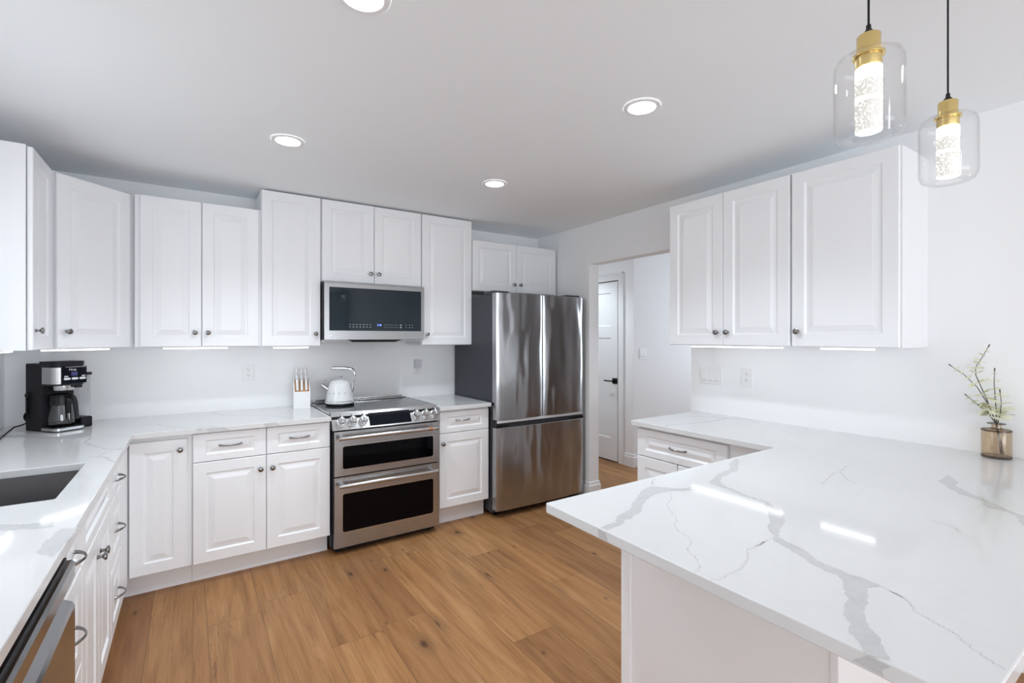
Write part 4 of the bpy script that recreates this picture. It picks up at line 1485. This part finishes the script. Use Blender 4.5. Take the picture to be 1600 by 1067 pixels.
# scoop clipped into the side
mb2 = MB()
mb2.box((-0.0030, 0.205, 0.068), (0.0005, 0.237, 0.216), 0.0012)
mb2.build('side_niche', 'black_matt', cm)
mb2 = MB()
mb2.box((-0.012, 0.2150, 0.095), (-0.0030, 0.2270, 0.190), 0.003)
mb2.cyl((-0.006, 0.221, 0.190), (-0.006, 0.221, 0.206), 0.010, 0.010, 16)
mb2.build('scoop', 'charcoal', cm)
mb2 = MB()
mb2.lathe([(0.0, 0.0), (0.034, 0.0), (0.036, 0.004), (0.030, 0.018), (0.0, 0.020)], 24, TL(0.030, 0.2505, 0.075) @ RX(-90))
mb2.tube([(0.030, 0.262, 0.045), (0.000, 0.275, 0.030), (-0.045, 0.255, 0.026), (-0.090, 0.215, 0.012), (-0.125, 0.175, 0.0045), (-0.165, 0.120, 0.0045), (-0.20, 0.060, 0.0045)], 0.0040, 10)
mb2.build('cord', 'black', cm)

# ------------------------------------------------------------------ kettle on the cooktop
kt = thing('kettle', 'white enamel whistling kettle with chrome handle and spout on the cooktop', 'kettle', (0.931, 3.728, 0.9257), -33.75)
mb = MB()
mb.lathe([(0.0, 0.0), (0.098, 0.0), (0.102, 0.003), (0.102, 0.013), (0.098, 0.015), (0.0, 0.015)], 56)
mb.build('base_disc', 'black', kt)
mb = MB()
mb.lathe([(0.0, 0.015), (0.1035, 0.015), (0.1055, 0.018), (0.1055, 0.027), (0.1030, 0.032), (0.1005, 0.040), (0.0985, 0.055), (0.0930, 0.085), (0.0860, 0.118), (0.0790, 0.145), (0.0740, 0.158), (0.0700, 0.165), (0.066, 0.167)], 56)
kb = mb.build('body', 'enamel', kt, 50)
MB().lathe([(0.1050, 0.0305), (0.1042, 0.0330), (0.1022, 0.0345)], 56).build('rim_line', 'chrome', kb)
mb = MB()
mb.lathe([(0.0660, 0.1665), (0.0690, 0.1690), (0.0675, 0.1720), (0.0560, 0.1800), (0.0400, 0.1870), (0.0200, 0.1905), (0.0, 0.1910)], 48)
ld_ = mb.build('lid', 'enamel', kt, 50)
mb = MB()
mb.lathe([(0.011, 0.190), (0.009, 0.194), (0.0055, 0.198), (0.0060, 0.205), (0.018, 0.209), (0.019, 0.212), (0.015, 0.216), (0.0, 0.217)], 28)
mb.build('lid_knob', 'chrome', ld_)
mb = MB()
mb.tube([(0.089, 0, 0.100), (0.097, 0, 0.115), (0.094, 0, 0.145), (0.102, 0, 0.185), (0.112, 0, 0.225), (0.108, 0, 0.250), (0.090, 0, 0.266), (0.050, 0, 0.274), (0.000, 0, 0.276), (-0.050, 0, 0.275)],
        [0.006, 0.008, 0.008, 0.008, 0.009, 0.011, 0.012, 0.0125, 0.0125, 0.0120], 14, flat=1.0)
mb.build('handle', 'chrome', kt)
mb = MB()
mb.tube([(-0.070, 0, 0.108), (-0.098, 0, 0.124), (-0.124, 0, 0.142)], [0.021, 0.0175, 0.0140], 20)
mb.build('spout', 'chrome', kt)
mb = MB()
mb.tube([(-0.121, 0, 0.140), (-0.132, 0, 0.148), (-0.138, 0, 0.152)], [0.0165, 0.0175, 0.013], 18)
mb.tube([(-0.121, 0, 0.155), (-0.116, 0, 0.172), (-0.106, 0, 0.181)], [0.004, 0.004, 0.006], 10)
mb.build('whistle', 'chrome', kt)
mb = MB()
for ch, a in (('S', -34), ('M', -8), ('E', 17), ('G', 42)):
    z = 0.086
    r = 0.0932
    mb.text(ch, 0.021, RZ(a) @ TL(-0.006, -r, z) @ RX(-13), 0.0004)
mb.build('lettering', 'mark_grey', kb)

# ------------------------------------------------------------------ knife block and its knives
kbk = thing('knife_block', 'white knife block with sloped bamboo top, left of the range', 'knife block', (0.672, 3.762, 0.914), -7)
mb = MB()
poly = [(0.0, 0.0), (0.122, 0.0), (0.122, 0.212), (0.108, 0.212), (0.0, 0.122)]
mb.prism(poly, 0, -0.056, -0.0485)
mb.prism(poly, 0, 0.0485, 0.056)
mb.box((-0.0485, 0.0, 0.0), (0.0485, 0.007, 0.122))
mb.box((-0.0485, 0.115, 0.0), (0.0485, 0.122, 0.212))
mb.build('shell', 'plastic', kbk)
mb = MB()
mb.prism([(0.007, 0.003), (0.115, 0.003), (0.115, 0.196), (0.100, 0.196), (0.007, 0.117)], 0, -0.0480, 0.0480)
mb.build('wood_core', 'bamboo', kbk)
kdef = []
for row, (y, z, L) in enumerate(((0.022, 0.128, 0.088), (0.052, 0.152, 0.095), (0.084, 0.180, 0.110))):
    for x in (-0.030, 0.000, 0.030):
        kdef.append((row, x, y, z, L))
rown = ('front row', 'middle row', 'back row')
cols = ('left', 'middle', 'right')
for i, (row, x, y, z, L) in enumerate(kdef):
    A = TL(0.672, 3.762, 0.914) @ RZ(-7) @ TL(x, y, z) @ RX(-20 + row * 2)
    k = thing('knife', 'white-handled knife with steel butt, %s of the %s in the knife block' % (('left', 'centre', 'right')[i % 3], rown[row]), 'knife', group='knives in the white block')
    k.location = A.translation
    k.rotation_euler = A.to_euler()
    mb = MB()
    h = L
    mb.tube([(0, 0, 0.0), (0, 0, 0.012), (0, 0.0005, h * 0.45), (0, 0, h * 0.8), (0, 0, h - 0.006)], [0.0100, 0.0112, 0.0108, 0.0116, 0.0124], 14, flat=0.8)
    mb.build('handle', 'plastic', k)
    MB().tube([(0, 0, h - 0.0065), (0, 0, h - 0.002), (0, 0, h)], [0.0126, 0.0128, 0.0100], 14, flat=0.8).build('butt', 'chrome', k)
    MB().box((-0.0011, -0.009, -0.040), (0.0011, 0.009, 0.001)).build('blade', 'steel_bright', k)

# ------------------------------------------------------------------ vase and branches on the peninsula
VX, VY = 2.884, 0.560
vs_ = thing('vase', 'smoky amber glass bottle vase on the peninsula against the right wall', 'vase', (VX, VY, 0.9143))
mb = MB()
outer = [(0.0, 0.0), (0.046, 0.0), (0.0485, 0.003), (0.0485, 0.117), (0.046, 0.122), (0.026, 0.125), (0.0175, 0.128), (0.0165, 0.134), (0.0170, 0.143)]
inner = [(max(a - 0.002, 0.0), z - (0.002 if 0.116 < z < 0.13 else 0.0)) for a, z in outer[::-1] if z > 0.001]
inner = [(0.0150, 0.143)] + inner[1:-1] + [(0.0455, 0.012), (0.0, 0.010)]
mb.lathe(outer + inner, 56)
vb = mb.build('bottle', 'amber', vs_, 55)
MB().lathe([(0.0475, 0.0006), (0.0490, 0.0030), (0.0490, 0.0085), (0.0478, 0.0100), (0.0, 0.0104)], 56).build('thick_base', 'amber_thick', vb)
MB().lathe([(0.0462, 0.1215), (0.0492, 0.1180), (0.0492, 0.1150), (0.0478, 0.1140), (0.0462, 0.1190)], 56).build('shoulder_rim', 'amber_thick', vb)
MB().lathe([(0.0150, 0.1425), (0.0300, 0.1440), (0.0305, 0.1460), (0.0290, 0.1475), (0.0150, 0.1460)], 48).build('lip', 'amber_thick', vs_)

rb = random.Random(8)


def branch(label, pts, leaves, n_tip=0):
    """pts: (dx, dy, z) from the vase axis; leaves: list of (t along the stem, leaf radius)."""
    b = thing('eucalyptus_branch', label, 'branch', (VX, VY, 0.914), 0, 'branches in the vase')
    P = [Vector(p) for p in pts]
    dense = []
    for i in range(len(P) - 1):
        for k in range(6):
            dense.append(P[i].lerp(P[i + 1], k / 6))
    dense.append(P[-1])
    n = len(dense)
    MB().tube(dense, [0.0023 - 0.0012 * i / n for i in range(n)], 8).build('stem', 'stem', b)
    mb = MB()
    for t, rad in leaves:
        rad *= 1.3
        i = min(int(t * (n - 1)), n - 2)
        p = dense[i]
        tan = (dense[i + 1] - dense[i]).normalized()
        q = tan.to_track_quat('Z', 'Y').to_matrix().to_4x4()
        for side in (0, 180):
            A = TL(*p) @ q @ RZ(rb.uniform(-70, 70) + side) @ RY(rb.uniform(-26, 2))
            vs = [(0, 0, 0)]
            m = 10
            for k in range(m + 1):
                a = PI * (k / m - 0.5)
                rr_ = rad * (1.0 + 0.12 * rb.uniform(-1, 1))
                vs.append((0.12 * rad + rr_ * (0.55 + 0.55 * math.cos(2 * a * 0.98)) * 0.95, rr_ * 0.85 * math.sin(2 * a) * 0.62 * 1.5, 0.10 * rad * math.cos(3 * a)))
            vs2 = [(x, y, z - 0.0006) for x, y, z in vs]
            fs = [(0, k, k + 1) for k in range(1, m + 1)] + [(m + 2 + 0, m + 2 + k + 1, m + 2 + k) for k in range(1, m + 1)]
            mb.raw(vs + vs2, fs, True, A)
    mb.build('leaves', 'leaf', b, recalc=False)
    MB().tube([dense[-2], dense[-1], dense[-1] + (dense[-1] - dense[-2]).normalized() * 0.006], [0.0016, 0.0026, 0.0014], 8).build('bud', 'stem', b)
    return b


branch('tallest pale eucalyptus branch in the amber vase, bending up to the right',
       [(0.002, -0.020, 0.014), (0.000, 0.000, 0.143), (-0.005, 0.030, 0.250), (-0.010, 0.063, 0.350), (-0.010, 0.064, 0.385), (-0.012, 0.042, 0.430), (-0.014, 0.020, 0.482)],
       [(0.30, 0.020), (0.38, 0.022), (0.47, 0.020), (0.56, 0.016), (0.66, 0.020), (0.73, 0.016), (0.80, 0.014), (0.87, 0.012), (0.94, 0.010)])
branch('pale eucalyptus branch reaching farthest to the left from the amber vase',
       [(0.004, -0.024, 0.016), (0.000, 0.000, 0.143), (-0.004, 0.022, 0.220), (-0.008, 0.060, 0.300), (-0.014, 0.100, 0.350), (-0.020, 0.148, 0.392)],
       [(0.36, 0.022), (0.46, 0.022), (0.55, 0.018), (0.64, 0.016), (0.74, 0.013), (0.84, 0.012), (0.93, 0.010)])
branch('straight upright pale eucalyptus branch in the amber vase',
       [(-0.004, -0.018, 0.016), (0.000, -0.001, 0.143), (-0.004, 0.002, 0.240), (-0.006, 0.006, 0.320), (-0.008, 0.004, 0.380)],
       [(0.40, 0.024), (0.48, 0.024), (0.58, 0.021), (0.68, 0.017), (0.80, 0.014), (0.92, 0.009)])
branch('short low pale eucalyptus branch leaning left over the vase lip',
       [(0.003, -0.015, 0.018), (0.000, 0.001, 0.143), (-0.008, 0.024, 0.190), (-0.014, 0.060, 0.225), (-0.020, 0.094, 0.262)],
       [(0.46, 0.024), (0.56, 0.022), (0.68, 0.018), (0.82, 0.014), (0.93, 0.010)])
branch('short leafy pale eucalyptus branch at the right of the vase mouth',
       [(-0.002, -0.012, 0.020), (0.000, -0.003, 0.143), (-0.010, -0.014, 0.190), (-0.016, -0.018, 0.240), (-0.018, -0.014, 0.290)],
       [(0.44, 0.028), (0.52, 0.030), (0.64, 0.028), (0.76, 0.024), (0.90, 0.018)])

# ------------------------------------------------------------------ outlets and switches (built facing -y, then turned)


def plate(name, label, cat, loc, rz, w, h=0.116, group=None):
    r = thing(name, label, cat, loc, rz, group)
    MB().box((-w / 2, -0.0055, -h / 2), (w / 2, -0.0002, h / 2), 0.0022).build('cover_plate', 'plastic', r)
    return r


def outlet(label, loc, rz, plugged=False):
    r = plate('outlet', label, 'outlet', loc, rz, 0.072, group=None)
    for z in (-0.0195, 0.0195):
        if plugged and z > 0:
            continue
        f = MB().rounded_plate(-0.017, 0.017, z - 0.0145, z + 0.0145, -0.0072, -0.005, 0.010).build('socket', 'plastic', r)
        mb = MB()
        mb.box((-0.0078, -0.0076, z + 0.0010), (-0.0054, -0.0070, z + 0.0090))
        mb.box((0.0054, -0.0076, z + 0.0010), (0.0078, -0.0070, z + 0.0075))
        mb.cyl((0, -0.0070, z - 0.0065), (0, -0.0076, z - 0.0065), 0.0026, n=12)
        mb.build('socket_holes', 'mark_dark', f)
    MB().lathe([(0.0, 0.0), (0.003, 0.0), (0.0025, 0.0012), (0.0, 0.0014)], 12, TL(0, -0.0054, 0) @ RX(90)).build('screw', 'plastic', r)
    return r


def switches(label, loc, rz, n):
    w = 0.072 + 0.046 * (n - 1)
    r = plate('light_switch', label, 'switch', loc, rz, w)
    for i in range(n):
        c = (i - (n - 1) / 2) * 0.046
        mb = MB()
        vs = [(c - 0.0165, -0.0060, -0.033), (c + 0.0165, -0.0060, -0.033), (c + 0.0165, -0.0095, -0.030), (c - 0.0165, -0.0095, -0.030),
              (c - 0.0165, -0.0058, 0.033), (c + 0.0165, -0.0058, 0.033), (c - 0.0165, -0.004, -0.033), (c + 0.0165, -0.004, -0.033), (c - 0.0165, -0.004, 0.033), (c + 0.0165, -0.004, 0.033)]
        fs = [(0, 1, 2, 3), (3, 2, 5, 4), (6, 7, 1, 0), (4, 5, 9, 8), (0, 3, 4, 8, 6), (1, 7, 9, 5, 2), (6, 8, 9, 7)]
        mb.raw(vs, fs)
        mb.build('rocker', 'plastic', r)
        MB().box((c - 0.0172, -0.0061, -0.0345), (c + 0.0172, -0.0054, -0.0332)).build('rocker_gap', 'mark_grey', r)
    return r


outlet('white wall outlet on the back wall left of the knife block', (0.343, YB, 1.178), 0)
o2 = outlet('white wall outlet on the back wall right of the microwave, partly covered', (1.640, YB, 1.166), 0, True)
nl = thing('plug_in_adapter', 'small grey plug-in adapter in the outlet behind the range', 'adapter', (1.640, YB - 0.0056, 1.205))
mb = MB()
mb.rounded_plate(-0.029, 0.029, -0.036, 0.036, -0.030, 0.0, 0.010)
mb.build('case', 'plastic_grey', nl)
MB().rounded_plate(-0.015, 0.015, -0.044, -0.034, -0.012, -0.0015, 0.003).build('foot_tab', 'plastic_grey', nl)
outlet('white wall outlet on the right wall under the wall cabinets', (XR, 1.713, 1.176), -90)
switches('white triple rocker light switch on the right wall beside the outlet', (XR, 1.970, 1.171), -90, 3)
switches('white double rocker light switch on the far hall wall', (4.205, 3.656, 1.250), 0, 2)
